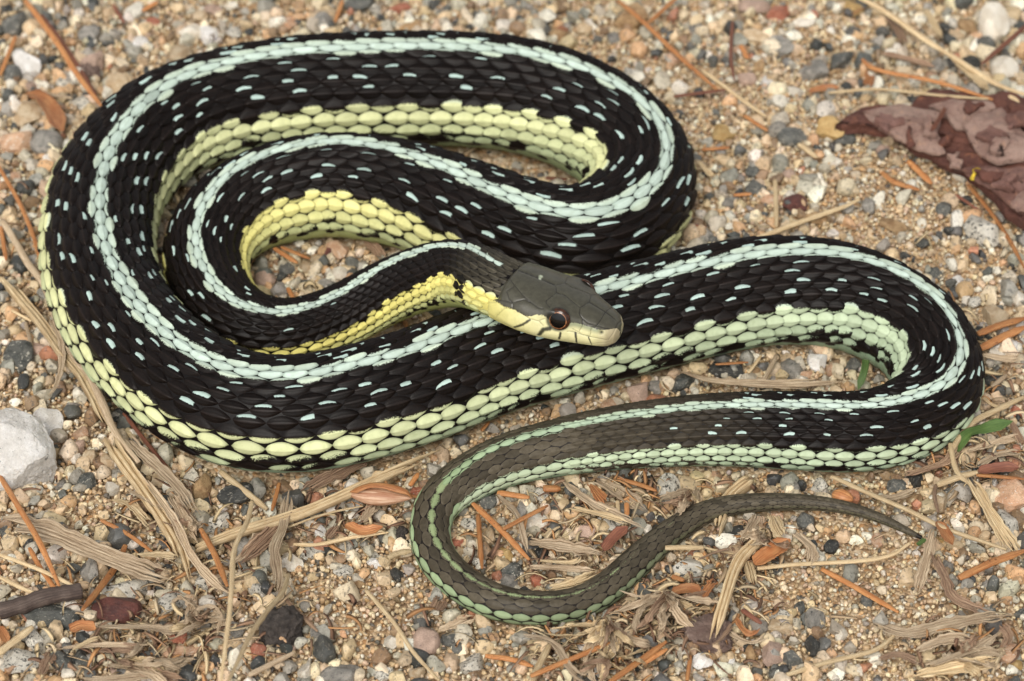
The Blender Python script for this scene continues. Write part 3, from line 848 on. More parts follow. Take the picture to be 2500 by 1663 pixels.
# ------------------------------------------------------------------ stones: shapes and materials
def ico(level):
    t = (1 + 5 ** 0.5) / 2
    V = np.array([(-1, t, 0), (1, t, 0), (-1, -t, 0), (1, -t, 0), (0, -1, t), (0, 1, t), (0, -1, -t), (0, 1, -t), (t, 0, -1), (t, 0, 1), (-t, 0, -1), (-t, 0, 1)], float)
    V /= np.linalg.norm(V[0])
    F = [(0, 11, 5), (0, 5, 1), (0, 1, 7), (0, 7, 10), (0, 10, 11), (1, 5, 9), (5, 11, 4), (11, 10, 2), (10, 7, 6), (7, 1, 8), (3, 9, 4), (3, 4, 2), (3, 2, 6), (3, 6, 8), (3, 8, 9), (4, 9, 5), (2, 4, 11), (6, 2, 10), (8, 6, 7), (9, 8, 1)]
    V = list(map(tuple, V))
    for _ in range(level):
        mid = {}; nf = []
        def m(a, b):
            k = (min(a, b), max(a, b))
            if k not in mid:
                p = (np.array(V[a]) + np.array(V[b])); p /= np.linalg.norm(p); V.append(tuple(p)); mid[k] = len(V) - 1
            return mid[k]
        for a, b, c in F:
            ab, bc, ca = m(a, b), m(b, c), m(c, a)
            nf += [(a, ab, ca), (b, bc, ab), (c, ca, bc), (ab, bc, ca)]
        F = nf
    return np.array(V), np.array(F)


def stone_mesh(name, level, seed, planes=9, dmin=0.62, dmax=0.95, rough=0.05, sharp=0):
    r = np.random.default_rng(seed)
    V, F = ico(level)
    n = r.normal(size=(planes, 3)); n /= np.linalg.norm(n, axis=1)[:, None]
    d = r.uniform(dmin, dmax, planes)
    for ni, di in zip(n, d):
        e = np.maximum(V @ ni - di, 0)
        V = V - e[:, None] * ni * 0.93
    ph = r.uniform(0, 6.28, (4, 3)); fr = r.uniform(2.0, 5.5, (4, 3))
    w = sum(np.sin(V @ fr[i] + ph[i, 0]) for i in range(4)) / 4
    V = V * (1 + rough * w)[:, None]
    V = V + r.normal(0, rough * 0.16, V.shape)
    V -= (V.max(0) + V.min(0)) / 2
    V /= (V.max(0) - V.min(0)) / 2
    me = new_mesh(name, V, F)
    if sharp: me.set_sharp_from_angle(angle=math.radians(sharp))
    return me


PEB = [stone_mesh('pebble_angular', 3, 100 + i, 15, 0.42, 0.82, 0.035, 20) for i in range(16)] + \
      [stone_mesh('pebble_rounded', 3, 200 + i, 9, 0.62, 0.95, 0.05, 30) for i in range(6)]


def lump_mesh(seed):
    V, F = ico(4)
    r = np.random.default_rng(seed)
    k = np.ones(len(V))
    for f, a in ((2.2, .16), (4.5, .12), (9, .09), (18, .06), (34, .035)):
        ph = r.uniform(0, 6.28, 6); fr = r.normal(size=(6, 3)) * f
        k += a * sum(np.sin(V @ fr[i] + ph[i]) for i in range(6)) / 3
    V = V * k[:, None]
    V -= (V.max(0) + V.min(0)) / 2; V /= (V.max(0) - V.min(0)) / 2
    return new_mesh('lump', V, F)


LUMP = [lump_mesh(300 + i) for i in range(3)]


def stone_mat(name, c1, c2, speck=None, amount=0.0, rough=0.55, patch=1.6, sss=0.0, pit=0.35, dust=0.3, grime=0.45):
    g = NT(name)
    tc = g.n('ShaderNodeTexCoord').outputs['Object']
    oi = g.n('ShaderNodeObjectInfo').outputs['Random']
    add = g.n('ShaderNodeVectorMath', operation='ADD'); g.l(tc, add.inputs[0])
    cmb = g.n('ShaderNodeCombineXYZ')
    for i, k in enumerate((37.0, 91.0, 53.0)):
        g.l(g.math('MULTIPLY', oi, k), cmb.inputs[i])
    g.l(cmb.outputs[0], add.inputs[1]); co = add.outputs[0]
    a = g.smooth(g.noise(co, patch, 5.0, 0.6), 0.36, 0.64)
    col = g.mix(a, lin(c1), lin(c2))
    if speck is not None:
        s = g.smooth(g.noise(co, 3.6, 4.0, 0.7), 0.62 - amount, 0.66 - amount)
        col = g.mix(g.math('MULTIPLY', s, 0.92), col, lin(speck))
        s2 = g.smooth(g.noise(co, 11.0, 3.0, 0.6), 0.66, 0.70)
        col = g.mix(g.math('MULTIPLY', s2, 0.6), col, lin(speck))
    fine = g.noise(co, 16.0, 4.0, 0.7)
    col = g.mix(g.smooth(fine, 0.3, 0.7, grime, 0.0), col, (0.25, 0.22, 0.19), 'MULTIPLY')
    # sand dust caught in the hollows
    col = g.mix(g.smooth(g.noise(co, 5.0, 5.0, 0.75), 0.56, 0.72, 0.0, dust), col, lin((188, 160, 126)))
    br = g.n('ShaderNodeHueSaturation'); g.l(col, br.inputs['Color'])
    g.l(g.smooth(oi, 0.0, 1.0, 0.8, 1.14), br.inputs['Value'])
    g.set(Base_Color=br.outputs[0], Roughness=rough)
    g.b.inputs['Specular IOR Level'].default_value = 0.4
    if sss:
        g.b.inputs['Subsurface Weight'].default_value = sss
        g.b.inputs['Subsurface Radius'].default_value = (1.0, 0.8, 0.6)
        g.b.inputs['Subsurface Scale'].default_value = 0.0008
    g.bump(g.noise(co, 7.0, 6.0, 0.7), min(1.0, pit * 1.6), 0.0006)
    return g.m


STONE = {
    'quartz': (stone_mat('quartz_white', (244, 240, 234), (218, 212, 203), (128, 124, 118), -0.02, 0.34, 1.3, 0.15, dust=0.12, grime=0.22), 'translucent white quartz'),
    'white': (stone_mat('stone_white', (236, 228, 212), (214, 201, 180), None, 0, 0.5, 1.4, 0.1, dust=0.15, grime=0.28), 'chalky white'),
    'cream': (stone_mat('stone_cream', (222, 202, 170), (196, 168, 132), None, 0, 0.55), 'cream'),
    'tan': (stone_mat('stone_tan', (196, 164, 122), (160, 126, 88), None, 0, 0.6), 'tan'),
    'ochre': (stone_mat('stone_ochre', (220, 188, 130), (196, 158, 98), None, 0, 0.5), 'yellow ochre'),
    'peach': (stone_mat('stone_peach', (226, 190, 158), (206, 160, 126), (230, 214, 194), 0.04, 0.5), 'peach'),
    'pink': (stone_mat('stone_pink', (210, 180, 160), (188, 160, 142), (120, 106, 98), 0.0, 0.5), 'pinkish'),
    'salmon': (stone_mat('stone_salmon', (204, 136, 108), (186, 112, 86), (226, 200, 180), 0.02, 0.5), 'salmon red'),
    'red': (stone_mat('stone_red', (116, 68, 58), (86, 52, 48), (150, 96, 80), 0.0, 0.5, dust=0.15), 'dark red'),
    'grey': (stone_mat('stone_grey', (172, 166, 156), (136, 132, 124), (70, 72, 72), 0.03, 0.6), 'grey'),
    'slate': (stone_mat('stone_slate', (114, 114, 108), (86, 87, 83), (164, 158, 146), 0.05, 0.6, dust=0.2), 'slate grey'),
    'dark': (stone_mat('stone_dark', (72, 72, 69), (50, 51, 49), (140, 136, 126), 0.04, 0.55, dust=0.18), 'nearly black'),
    'granite': (stone_mat('granite_pale', (224, 218, 204), (192, 185, 170), (46, 48, 46), 0.08, 0.45, 1.2, dust=0.15, grime=0.3), 'black and white speckled granite'),
    'darkgranite': (stone_mat('granite_dark', (112, 112, 106), (64, 68, 66), (200, 196, 182), 0.04, 0.55, 1.8, dust=0.12), 'dark speckled granite'),
    'charcoal': (stone_mat('cinder', (92, 84, 78), (62, 56, 52), (124, 114, 106), 0.0, 0.85, 2.4, pit=1.0, dust=0.1), 'rough charcoal black'),
    'soil': (stone_mat('soil_clod', (156, 132, 120), (128, 104, 94), (176, 154, 138), 0.03, 0.9, 2.0, pit=1.0), 'mauve brown'),
}


LM = """150,130,by the long paired pine needle|36,140,by the short needle near the paired one|110,280,beside the glossy orange bud husk|215,175,by the purplish soil crumb
430,100,between the paired needle and topmost stretch|700,60,behind the start of the topmost stretch|850,40,beside the lone needle behind the snake|1010,60,behind the middle of the topmost stretch
1250,70,behind the topmost stretch near its bend|1430,70,short of the large smooth tan pebble|1539,42,beside the large smooth tan pebble|1650,110,along the needle crossing the tan pebble|1700,230,by the red needle on the sand
1789,120,beside the thin dark rust stalk|1906,34,beside the elongated coral pink pebble|2010,60,between the coral pebble and long straw|2012,215,beside the small glossy husk|1930,160,between rust stalk and small husk|2230,70,under the long straw stem|2330,90,beside the pointed straw leaf
2427,57,beside the tall off-white rock|2453,168,beside the round off-white rock|2200,180,along the kinked orange needle|2029,329,beside the angular pale ochre stone|1845,310,by the short needle on the sand|1720,360,close outside the topmost bend|1970,380,by the pale chip near the ochre stone
2200,450,beside the bright orange curved needle|1889,500,beside the upright straw stem|1940,513,beside the dark red angular pebble|1780,560,at the base of the curved straw stem|2050,520,at the tip of the curved straw stem|2304,518,between the bark edge and the last bend|2430,560,along the long needle under the bark
2350,640,outside the last bend toward the bark|2434,767,beside the paired needles outside the last bend|2440,900,between paired needles and green blade|2400,1050,beside the pointed green grass blade|50,330,between bud husk and rust needle|60,520,along the slender rust needle|50,650,where straw and rust needle meet
60,850,beside the curled dry blade|45,1110,beside the big white quartz rock|170,1000,between quartz rock and long straw|264,1128,beside the round cream pebble|350,1030,under the outer curve by the straw|250,1240,between long straw and broad weathered blade|90,1250,behind the broad weathered blade|40,1400,among the thin straws by the twig
130,1400,beside the needle crossing the broad blade|207,1450,at the broken end of the twig|288,1490,beside the dark red angular stone|130,1512,beside the large dark speckled stone|70,1620,between the pale and dark speckled stones|340,1600,in the flat torn grass tuft|447,1598,beside the elongated peach pebble|500,1500,in the curly dry grass tuft
440,1400,at the foot of the yellow straw|520,1250,between grey blades and snake flank|575,1198,beside the charcoal grey angular stone|600,1330,beside the dark brown torn leaf|710,1374,beside the chalky oval pebble|640,1440,beside the broad grey blade|683,1545,beside the rough charcoal clod|780,1590,beside the small yellow ochre pebble
832,1650,beside the large flat grey stone|760,1230,under the long pale straw|925,1200,beside the pinkish conifer bud|890,1275,beside the dark orange curved husk|960,1310,close outside the tail loop|840,1390,between the rootlet and fine sand|950,1480,on the fine sand by thin straw|1040,1572,beside the thin straw outside the loop
1150,1600,between thin straw and dry clump|1240,1600,at the edge of the dry clump|1160,1290,by the needles inside the tail loop|1309,1273,beside the lumpy chalk white pebble|1229,1344,beside the amber resin chip|1250,1410,in the hollow of the tail loop|1400,1200,under blades at the tail loop mouth|1431,1290,between chalk pebble and dark red bud
1500,1320,beside the dark red pointed bud|1400,1390,under the dry blades in the loop|1560,1200,under the snake before its tail|1677,1392,beside the black and white granite pebble|1580,1480,under the fibrous dry grass tuft|1450,1560,in the tangled dry grass tuft|1560,1610,beside the paired needles on the tuft|1725,1560,beside the mauve soil clod
1780,1300,under the thin tail by the straw|1900,1340,beside the glossy orange husk|1830,1480,along the stout straw stem|1900,1550,on sand past the stout straw|1967,1266,beside the round slate pebble|2060,1205,beside the orange red seed|2030,1340,beside the thin kinked straw|2100,1440,beside the needle on open sand
2050,1560,on sand beside the twisted grey blade|2250,1330,at the tail tip|2190,1190,under the last bend by the straw|2330,1400,between brown leaf strip and spotted needle|2453,1216,beside the large orange pink stone|2440,1450,past the thick spotted needle|2380,1600,in the pale torn grass tuft|2080,1640,beside the bent stem on the sand
680,620,by paired needles inside the neck coil|823,612,by the brown leaf inside the neck coil|740,690,by the lone needle inside the neck coil|1340,420,in the hollow of the topmost bend|1558,962,between the parallel stretches of the snake|1010,780,under the raised neck|1180,1040,between outer curve and tail base
1700,920,at the blade end in the wide bend|1772,905,beside the glossy black stone|1920,900,in the middle of the wide bend|2060,900,by the small green blade"""
LM = [(float(a), float(b), c) for a, b, c in (e.split(',') for ln in LM.split('\n') for e in ln.split('|'))]


def where(x, y):
    return min(LM, key=lambda l: (l[0] - x) ** 2 + (l[1] - y) ** 2)[2]


N_PEB = [0]


def pebble(px, py, w, h, kind, ang=0.0, mesh=None, sink=0.42, label=None, rnd=None):
    r = random.Random(int(px * 13 + py * 7 + w))
    g, dep = unproj([(px, py)], 0.0)
    k = dep[0] / FPX
    rx = w / 2 * k; ry = h / 2 * k
    ly, lz = 1.14 * ry, 0.85 * ry
    zc0 = sink * lz
    g, dep = unproj([(px, py)], zc0)
    x, y = g[0, 0], g[0, 1]
    z = float(ground_h(x, y)) + zc0
    me = mesh or PEB[r.randrange(len(PEB))]
    o = bpy.data.objects.new('pebble', me); COL.objects.link(o)
    o.location = (x, y, z); o.scale = (rx, ly, lz)
    o.rotation_euler = (r.uniform(-.15, .15), r.uniform(-.15, .15), math.radians(ang) + r.uniform(-.15, .15))
    if not me.materials:
        me.materials.append(None)
    o.material_slots[0].link = 'OBJECT'; o.material_slots[0].material = STONE[kind][0]
    sz = 'large ' if max(w, h) > 75 else ('small ' if max(w, h) < 36 else '')
    loc = where(px, py)
    shp = 'angular' if 'angular' in me.name else 'rounded'
    tag(o, label or f'{sz}{STONE[kind][1]} {shp} pebble {loc}', 'pebble', None if label else 'pebbles ' + loc)
    N_PEB[0] += 1
    return o


BIGQ = stone_mesh('quartz_rock', 4, 411, 22, 0.60, 0.95, 0.055, 30)
HAND = [
    # px, py, width, height, kind, angle, own label
    (40, 1112, 185, 205, 'quartz', 20, 'big white quartz rock with grey veins beside the long straw'),
    (113, 1040, 84, 74, 'quartz', 0, None), (45, 862, 80, 80, 'darkgranite', 0, None), (84, 842, 92, 54, 'pink', 0, None),
    (264, 1128, 46, 46, 'cream', 0, 'round cream pebble touching the long straw'), (218, 1118, 36, 48, 'cream', 0, None), (275, 1200, 36, 32, 'white', 0, None),
    (187, 1090, 40, 40, 'pink', 0, None), (300, 1010, 60, 40, 'dark', 0, None), (196, 1060, 46, 40, 'peach', 0, None), (165, 1010, 34, 36, 'tan', 0, None),
    (575, 1198, 92, 62, 'dark', 0, 'charcoal grey angular stone under the snake flank'), (490, 1180, 52, 74, 'tan', 0, None), (530, 1262, 60, 50, 'granite', 0, None),
    (288, 1492, 125, 80, 'red', -8, 'dark red angular stone with flat top by the grey twig'), (305, 1437, 112, 72, 'granite', 0, 'pale yellowish granite stone leaning on the dark red stone'),
    (130, 1512, 142, 78, 'darkgranite', 10, 'large dark speckled granite stone beside the end of the grey twig'),
    (50, 1625, 92, 62, 'granite', 0, None), (150, 1622, 66, 62, 'darkgranite', 0, None), (90, 1575, 50, 60, 'granite', 0, None), (200, 1615, 46, 60, 'darkgranite', 0, None),
    (415, 1472, 78, 56, 'granite', 35, None), (430, 1560, 60, 46, 'salmon', 0, None), (395, 1588, 46, 34, 'cream', 0, None), (447, 1598, 100, 34, 'peach', 12, 'elongated peach pebble among the dry grass shreds'),
    (683, 1545, 118, 112, 'charcoal', 0, 'rough charcoal black clod beside the leaning dry stems'), (632, 1605, 46, 44, 'salmon', 0, None),
    (790, 1592, 56, 78, 'slate', 25, None), (772, 1598, 30, 30, 'ochre', 0, 'small yellow ochre pebble lying on a slate grey one'), (745, 1640, 38, 60, 'white', 0, None),
    (832, 1650, 104, 52, 'grey', 5, 'large flat grey stone on the fine sand outside the tail loop'), (710, 1374, 64, 42, 'white', -35, 'chalky oval pebble beside the broad grey blade'), (627, 1440, 46, 52, 'granite', 0, None),
    (510, 1338, 34, 32, 'white', 0, None), (460, 1440, 36, 36, 'red', 0, None), (495, 1418, 60, 46, 'granite', 0, None), (218, 1400, 52, 70, 'grey', 0, None),
    (405, 1322, 20, 22, 'dark', 0, 'tiny black grain lying on the broad dry blade'), (300, 1330, 44, 30, 'dark', 0, None), (340, 1340, 44, 36, 'dark', 0, None),
    (70, 283, 66, 68, 'cream', 0, None), (40, 345, 76, 72, 'peach', 0, None), (222, 147, 62, 74, 'pink', 0, None), (285, 200, 60, 60, 'cream', 0, None),
    (465, 75, 64, 46, 'white', 0, None), (440, 130, 60, 58, 'cream', 0, None), (216, 82, 56, 50, 'grey', 0, None), (33, 52, 62, 72, 'slate', 0, None), (30, 183, 44, 56, 'slate', 0, None),
    (115, 352, 82, 74, 'grey', 0, None), (65, 160, 52, 82, 'quartz', 30, None), (187, 298, 42, 32, 'cream', 0, None), (160, 195, 48, 44, 'granite', 0, None), (205, 250, 60, 50, 'granite', 0, None),
    (870, 14, 92, 62, 'slate', 0, None), (1010, 66, 64, 32, 'tan', 0, None), (1539, 42, 82, 78, 'tan', 0, 'large smooth tan pebble under the crossing needles'), (1428, 61, 42, 32, 'cream', 0, None),
    (1366, 76, 46, 40, 'tan', 0, None), (975, 22, 60, 30, 'salmon', 0, None), (340, 95, 44, 36, 'quartz', 0, None), (370, 50, 40, 30, 'salmon', 0, None), (520, 25, 46, 36, 'pink', 0, None), (490, 40, 40, 36, 'cream', 0, None),
    (2427, 57, 76, 108, 'white', 0, 'tall off-white rock behind the crossing straw stems'), (2453, 168, 70, 66, 'white', 0, 'round off-white rock touching the bark flake'), (2361, 57, 46, 48, 'tan', 0, None), (2323, 50, 38, 30, 'cream', 0, None),
    (1906, 34, 84, 46, 'salmon', 35, 'elongated coral pink pebble on the gravel behind the bark flake'), (1841, 20, 84, 46, 'pink', 15, None), (1979, 46, 36, 30, 'salmon', 0, None), (1845, 92, 72, 40, 'cream', 0, None), (1963, 65, 58, 32, 'white', -15, None),
    (2086, 23, 54, 46, 'ochre', 0, None), (1906, 115, 66, 56, 'grey', 0, None), (2055, 142, 66, 52, 'slate', 0, None), (1983, 165, 78, 62, 'grey', 0, None), (2205, 190, 56, 56, 'cream', 0, None), (2335, 85, 46, 28, 'cream', 0, None),
    (2029, 329, 74, 66, 'ochre', 0, 'angular pale ochre stone at the tip of the bark flake'), (1768, 337, 64, 46, 'ochre', 0, None), (1940, 513, 64, 50, 'red', 30, 'dark red angular pebble near the upright straw'), (2304, 518, 44, 38, 'slate', 0, None),
    (2396, 566, 92, 84, 'granite', 0, None), (2120, 513, 36, 42, 'grey', 0, None), (1933, 348, 76, 50, 'slate', 0, None), (1696, 69, 42, 36, 'grey', 0, None), (1764, 42, 44, 28, 'white', 0, None),
    (1885, 497, 60, 30, 'peach', 15, None), (2060, 345, 60, 40, 'slate', 0, None), (2037, 405, 36, 26, 'white', 0, None), (1845, 465, 52, 40, 'slate', 0, None), (1780, 500, 46, 36, 'grey', 0, None), (1720, 580, 50, 36, 'grey', 0, None), (1705, 565, 44, 34, 'salmon', 0, None),
    (2155, 375, 38, 30, 'pink', 0, None), (2180, 555, 70, 40, 'tan', 0, None), (2330, 640, 40, 30, 'cream', 0, None),
    (2434, 767, 72, 62, 'cream', 0, None), (2484, 729, 42, 46, 'white', 0, None), (2460, 850, 70, 40, 'quartz', 0, None), (2430, 920, 60, 44, 'dark', 0, None),
    (1994, 890, 50, 52, 'quartz', 0, None), (1669, 936, 60, 52, 'darkgranite', 0, None), (1772, 905, 88, 46, 'dark', 0, 'glossy black stone under the dry blade in the wide bend'), (1933, 907, 62, 62, 'grey', 0, None), (2030, 905, 26, 50, 'peach', 0, None), (2080, 895, 40, 40, 'slate', 0, None), (1960, 925, 50, 30, 'peach', 0, None),
    (1558, 962, 54, 54, 'pink', 0, None), (1489, 990, 46, 32, 'peach', 0, None), (1600, 945, 40, 34, 'grey', 0, None),
    (823, 612, 62, 50, 'peach', 0, None), (806, 622, 46, 36, 'red', 0, None), (750, 649, 46, 48, 'cream', 0, None), (830, 664, 48, 42, 'white', 0, None), (647, 675, 54, 50, 'pink', 0, None), (762, 687, 28, 24, 'cream', 0, None), (780, 630, 46, 34, 'cream', 0, None), (700, 655, 40, 34, 'slate', 0, None), (740, 580, 60, 34, 'grey', 0, None), (795, 690, 42, 30, 'grey', 0, None),
    (1309, 1273, 64, 54, 'white', 0, 'lumpy chalk white pebble under a crossing pine needle'), (1431, 1300, 52, 58, 'pink', 0, None), (1481, 1290, 62, 60, 'granite', 0, None), (1504, 1335, 44, 26, 'white', -10, None), (1248, 1384, 58, 42, 'darkgranite', 25, None), (1240, 1415, 48, 44, 'grey', 0, None),
    (1317, 1203, 48, 42, 'granite', 0, None), (1114, 1327, 40, 40, 'salmon', 0, None), (1397, 1277, 26, 42, 'cream', 0, None), (1311, 1405, 36, 34, 'salmon', 0, None), (1275, 1240, 30, 46, 'grey', 0, None), (1360, 1235, 40, 30, 'slate', 0, None), (1190, 1310, 40, 50, 'cream', 0, None), (1190, 1220, 46, 44, 'slate', 0, None), (1285, 1432, 34, 26, 'dark', 0, None), (1320, 1345, 40, 34, 'dark', 0, None),
    (972, 1281, 44, 34, 'cream', 0, None), (976, 1310, 48, 54, 'charcoal', 0, None), (838, 1392, 52, 34, 'granite', 15, None), (968, 1402, 36, 34, 'dark', 0, None), (842, 1340, 44, 46, 'granite', 0, None), (763, 1342, 58, 46, 'granite', -20, None), (805, 1335, 40, 40, 'dark', 0, None), (780, 1285, 30, 36, 'quartz', 0, None), (915, 1373, 40, 30, 'quartz', 0, None), (875, 1425, 34, 24, 'tan', 0, None),
    (1677, 1392, 80, 62, 'granite', 0, 'black and white granite pebble beside the dry grass clump'), (1634, 1189, 62, 80, 'granite', 0, None), (1677, 1212, 46, 40, 'grey', 0, None), (2453, 1216, 112, 92, 'peach', 0, 'large rough orange pink stone beside the broad straw'), (2457, 1285, 62, 84, 'granite', 0, None),
    (1967, 1268, 44, 46, 'slate', 0, 'round slate pebble tucked under the tail'), (2029, 1331, 38, 44, 'dark', 0, None), (1902, 1495, 56, 46, 'granite', 0, None), (1906, 1530, 64, 42, 'cream', 0, None), (1887, 1599, 56, 60, 'pink', 0, None), (1990, 1511, 52, 60, 'grey', 0, None), (2117, 1469, 34, 40, 'slate', 0, None), (1937, 1614, 58, 52, 'slate', 0, None), (1987, 1583, 42, 62, 'dark', 0, None), (2053, 1557, 28, 36, 'white', -30, None),
    (2457, 1606, 72, 50, 'peach', 0, None), (2476, 1633, 40, 34, 'ochre', 0, None), (2189, 1186, 50, 32, 'slate', 0, None), (2235, 1174, 36, 40, 'dark', 0, None), (1998, 1180, 44, 44, 'granite', 0, None), (1937, 1186, 28, 36, 'grey', 0, None), (1715, 1622, 52, 38, 'quartz', 0, None), (1833, 1599, 28, 42, 'tan', 0, None), (2290, 1230, 50, 60, 'cream', 0, None), (2320, 1210, 44, 44, 'slate', 0, None), (1750, 1360, 0, 0, 'grey', 0, None),
    (1100, 1560, 48, 48, 'slate', 0, None), (1150, 1612, 62, 58, 'granite', 0, None), (1040, 1572, 74, 74, 'pink', 0, None), (1030, 1532, 46, 34, 'dark', 0, None), (938, 1649, 50, 38, 'granite', 0, None), (957, 1572, 42, 40, 'white', 0, None), (1018, 1645, 40, 36, 'cream', 0, None), (1180, 1570, 30, 34, 'slate', 0, None), (1575, 1450, 46, 46, 'slate', 0, None), (1585, 1530, 40, 34, 'granite', 0, None), (1555, 1585, 36, 26, 'cream', 0, None), (1300, 1600, 30, 36, 'cream', 0, None), (2315, 1390, 26, 28, 'grey', 0, None), (2410, 1440, 34, 36, 'grey', 0, None), (2455, 1460, 36, 28, 'white', 0, None),
]
for px, py, w, h, kind, ang, lab in HAND:
    if w: pebble(px, py, w, h, kind, ang, label=lab, mesh=(LUMP[0] if kind == 'charcoal' else (BIGQ if w > 150 else None)))

# smaller pebbles between them
SANDY = [(1690, 235, 95), (1800, 245, 110), (2150, 510, 150), (2290, 470, 110), (940, 1470, 110), (1010, 1410, 60), (290, 1240, 90), (2120, 1440, 150), (2030, 1400, 110),
         (2100, 1250, 90), (1740, 270, 90), (1690, 330, 70), (2230, 1490, 100), (780, 1450, 60), (880, 1530, 80)]


def sandiness(q):
    s = np.zeros(len(q))
    for x, y, r in SANDY:
        s = np.maximum(s, np.clip(1.5 - np.hypot(q[:, 0] - x, (q[:, 1] - y) * 1.25) / r, 0, 1))
    return s


kinds = ['quartz', 'white', 'cream', 'tan', 'peach', 'pink', 'salmon', 'grey', 'slate', 'dark', 'granite', 'darkgranite', 'ochre']
wts = np.array([14, 9, 13, 10, 8, 8, 2.5, 13, 9, 6, 12, 8, 2.0]); wts /= wts.sum()
hp = np.array([(h[0], h[1]) for h in HAND]); placed = [tuple(p) for p in hp]
tries = 0
while N_PEB[0] < 296 and tries < 4000:
    tries += 1
    p = np.array([rng.uniform(5, 2495), rng.uniform(5, 1655)])
    if rng.random() < sandiness(p[None])[0] * 0.92: continue
    g, _ = unproj([p], 0.001)
    if under_snake(g[:, 0], g[:, 1], 1.15)[0]: continue
    qd, _ = proj(PC[::10]); rpx = PR[::10] / DIST * FPX
    if (np.hypot(qd[:, 0] - p[0], qd[:, 1] - p[1]) < rpx * 0.98).any(): continue
    if min((p[0] - a) ** 2 + (p[1] - b) ** 2 for a, b in placed) < 40 ** 2: continue
    placed.append(tuple(p))
    w = rng.uniform(28, 52); h = w * rng.uniform(0.65, 1.0)
    pebble(p[0], p[1], w, h, kinds[rng.choice(len(kinds), p=wts)], rng.uniform(-60, 60), sink=rng.uniform(0.2, 0.5))

# ------------------------------------------------------------------ gravel and sand: uncountable grains
GCOL = {'gravel': [((214, 190, 156), 18), ((228, 212, 186), 17), ((232, 226, 214), 13), ((208, 170, 132), 6), ((212, 188, 160), 10), ((160, 156, 148), 13), ((98, 98, 96), 8), ((150, 124, 98), 7), ((182, 128, 102), 1.5), ((192, 184, 168), 13), ((66, 68, 68), 5)],
        'sand': [((216, 190, 154), 24), ((230, 212, 180), 22), ((236, 228, 212), 12), ((208, 170, 126), 10), ((190, 160, 124), 12), ((150, 126, 100), 7), ((104, 98, 90), 4), ((210, 182, 158), 9), ((176, 168, 156), 6)]}


def grain_mat(name, rough, scale):
    g = NT(name)
    co = g.n('ShaderNodeNewGeometry').outputs['Position']
    col = g.attr('gcol', 'INSTANCER')
    v = g.noise(co, scale, 4.0, 0.65)
    c = g.mix(g.smooth(v, 0.28, 0.60, 0.45, 0.0), col, (0.36, 0.33, 0.30), 'MULTIPLY')
    dk = g.smooth(g.noise(co, scale * 0.9, 2.0), 0.60, 0.64)
    c = g.mix(g.math('MULTIPLY', dk, 0.6), c, lin((74, 72, 68)))
    sp = g.smooth(g.noise(co, scale * 1.9, 2.0), 0.64, 0.70)
    c = g.mix(g.math('MULTIPLY', sp, 0.35), c, lin((226, 214, 196)))
    g.set(Base_Color=c, Roughness=rough); g.b.inputs['Specular IOR Level'].default_value = 0.45
    g.bump(v, 0.35, 0.0002)
    return g.m


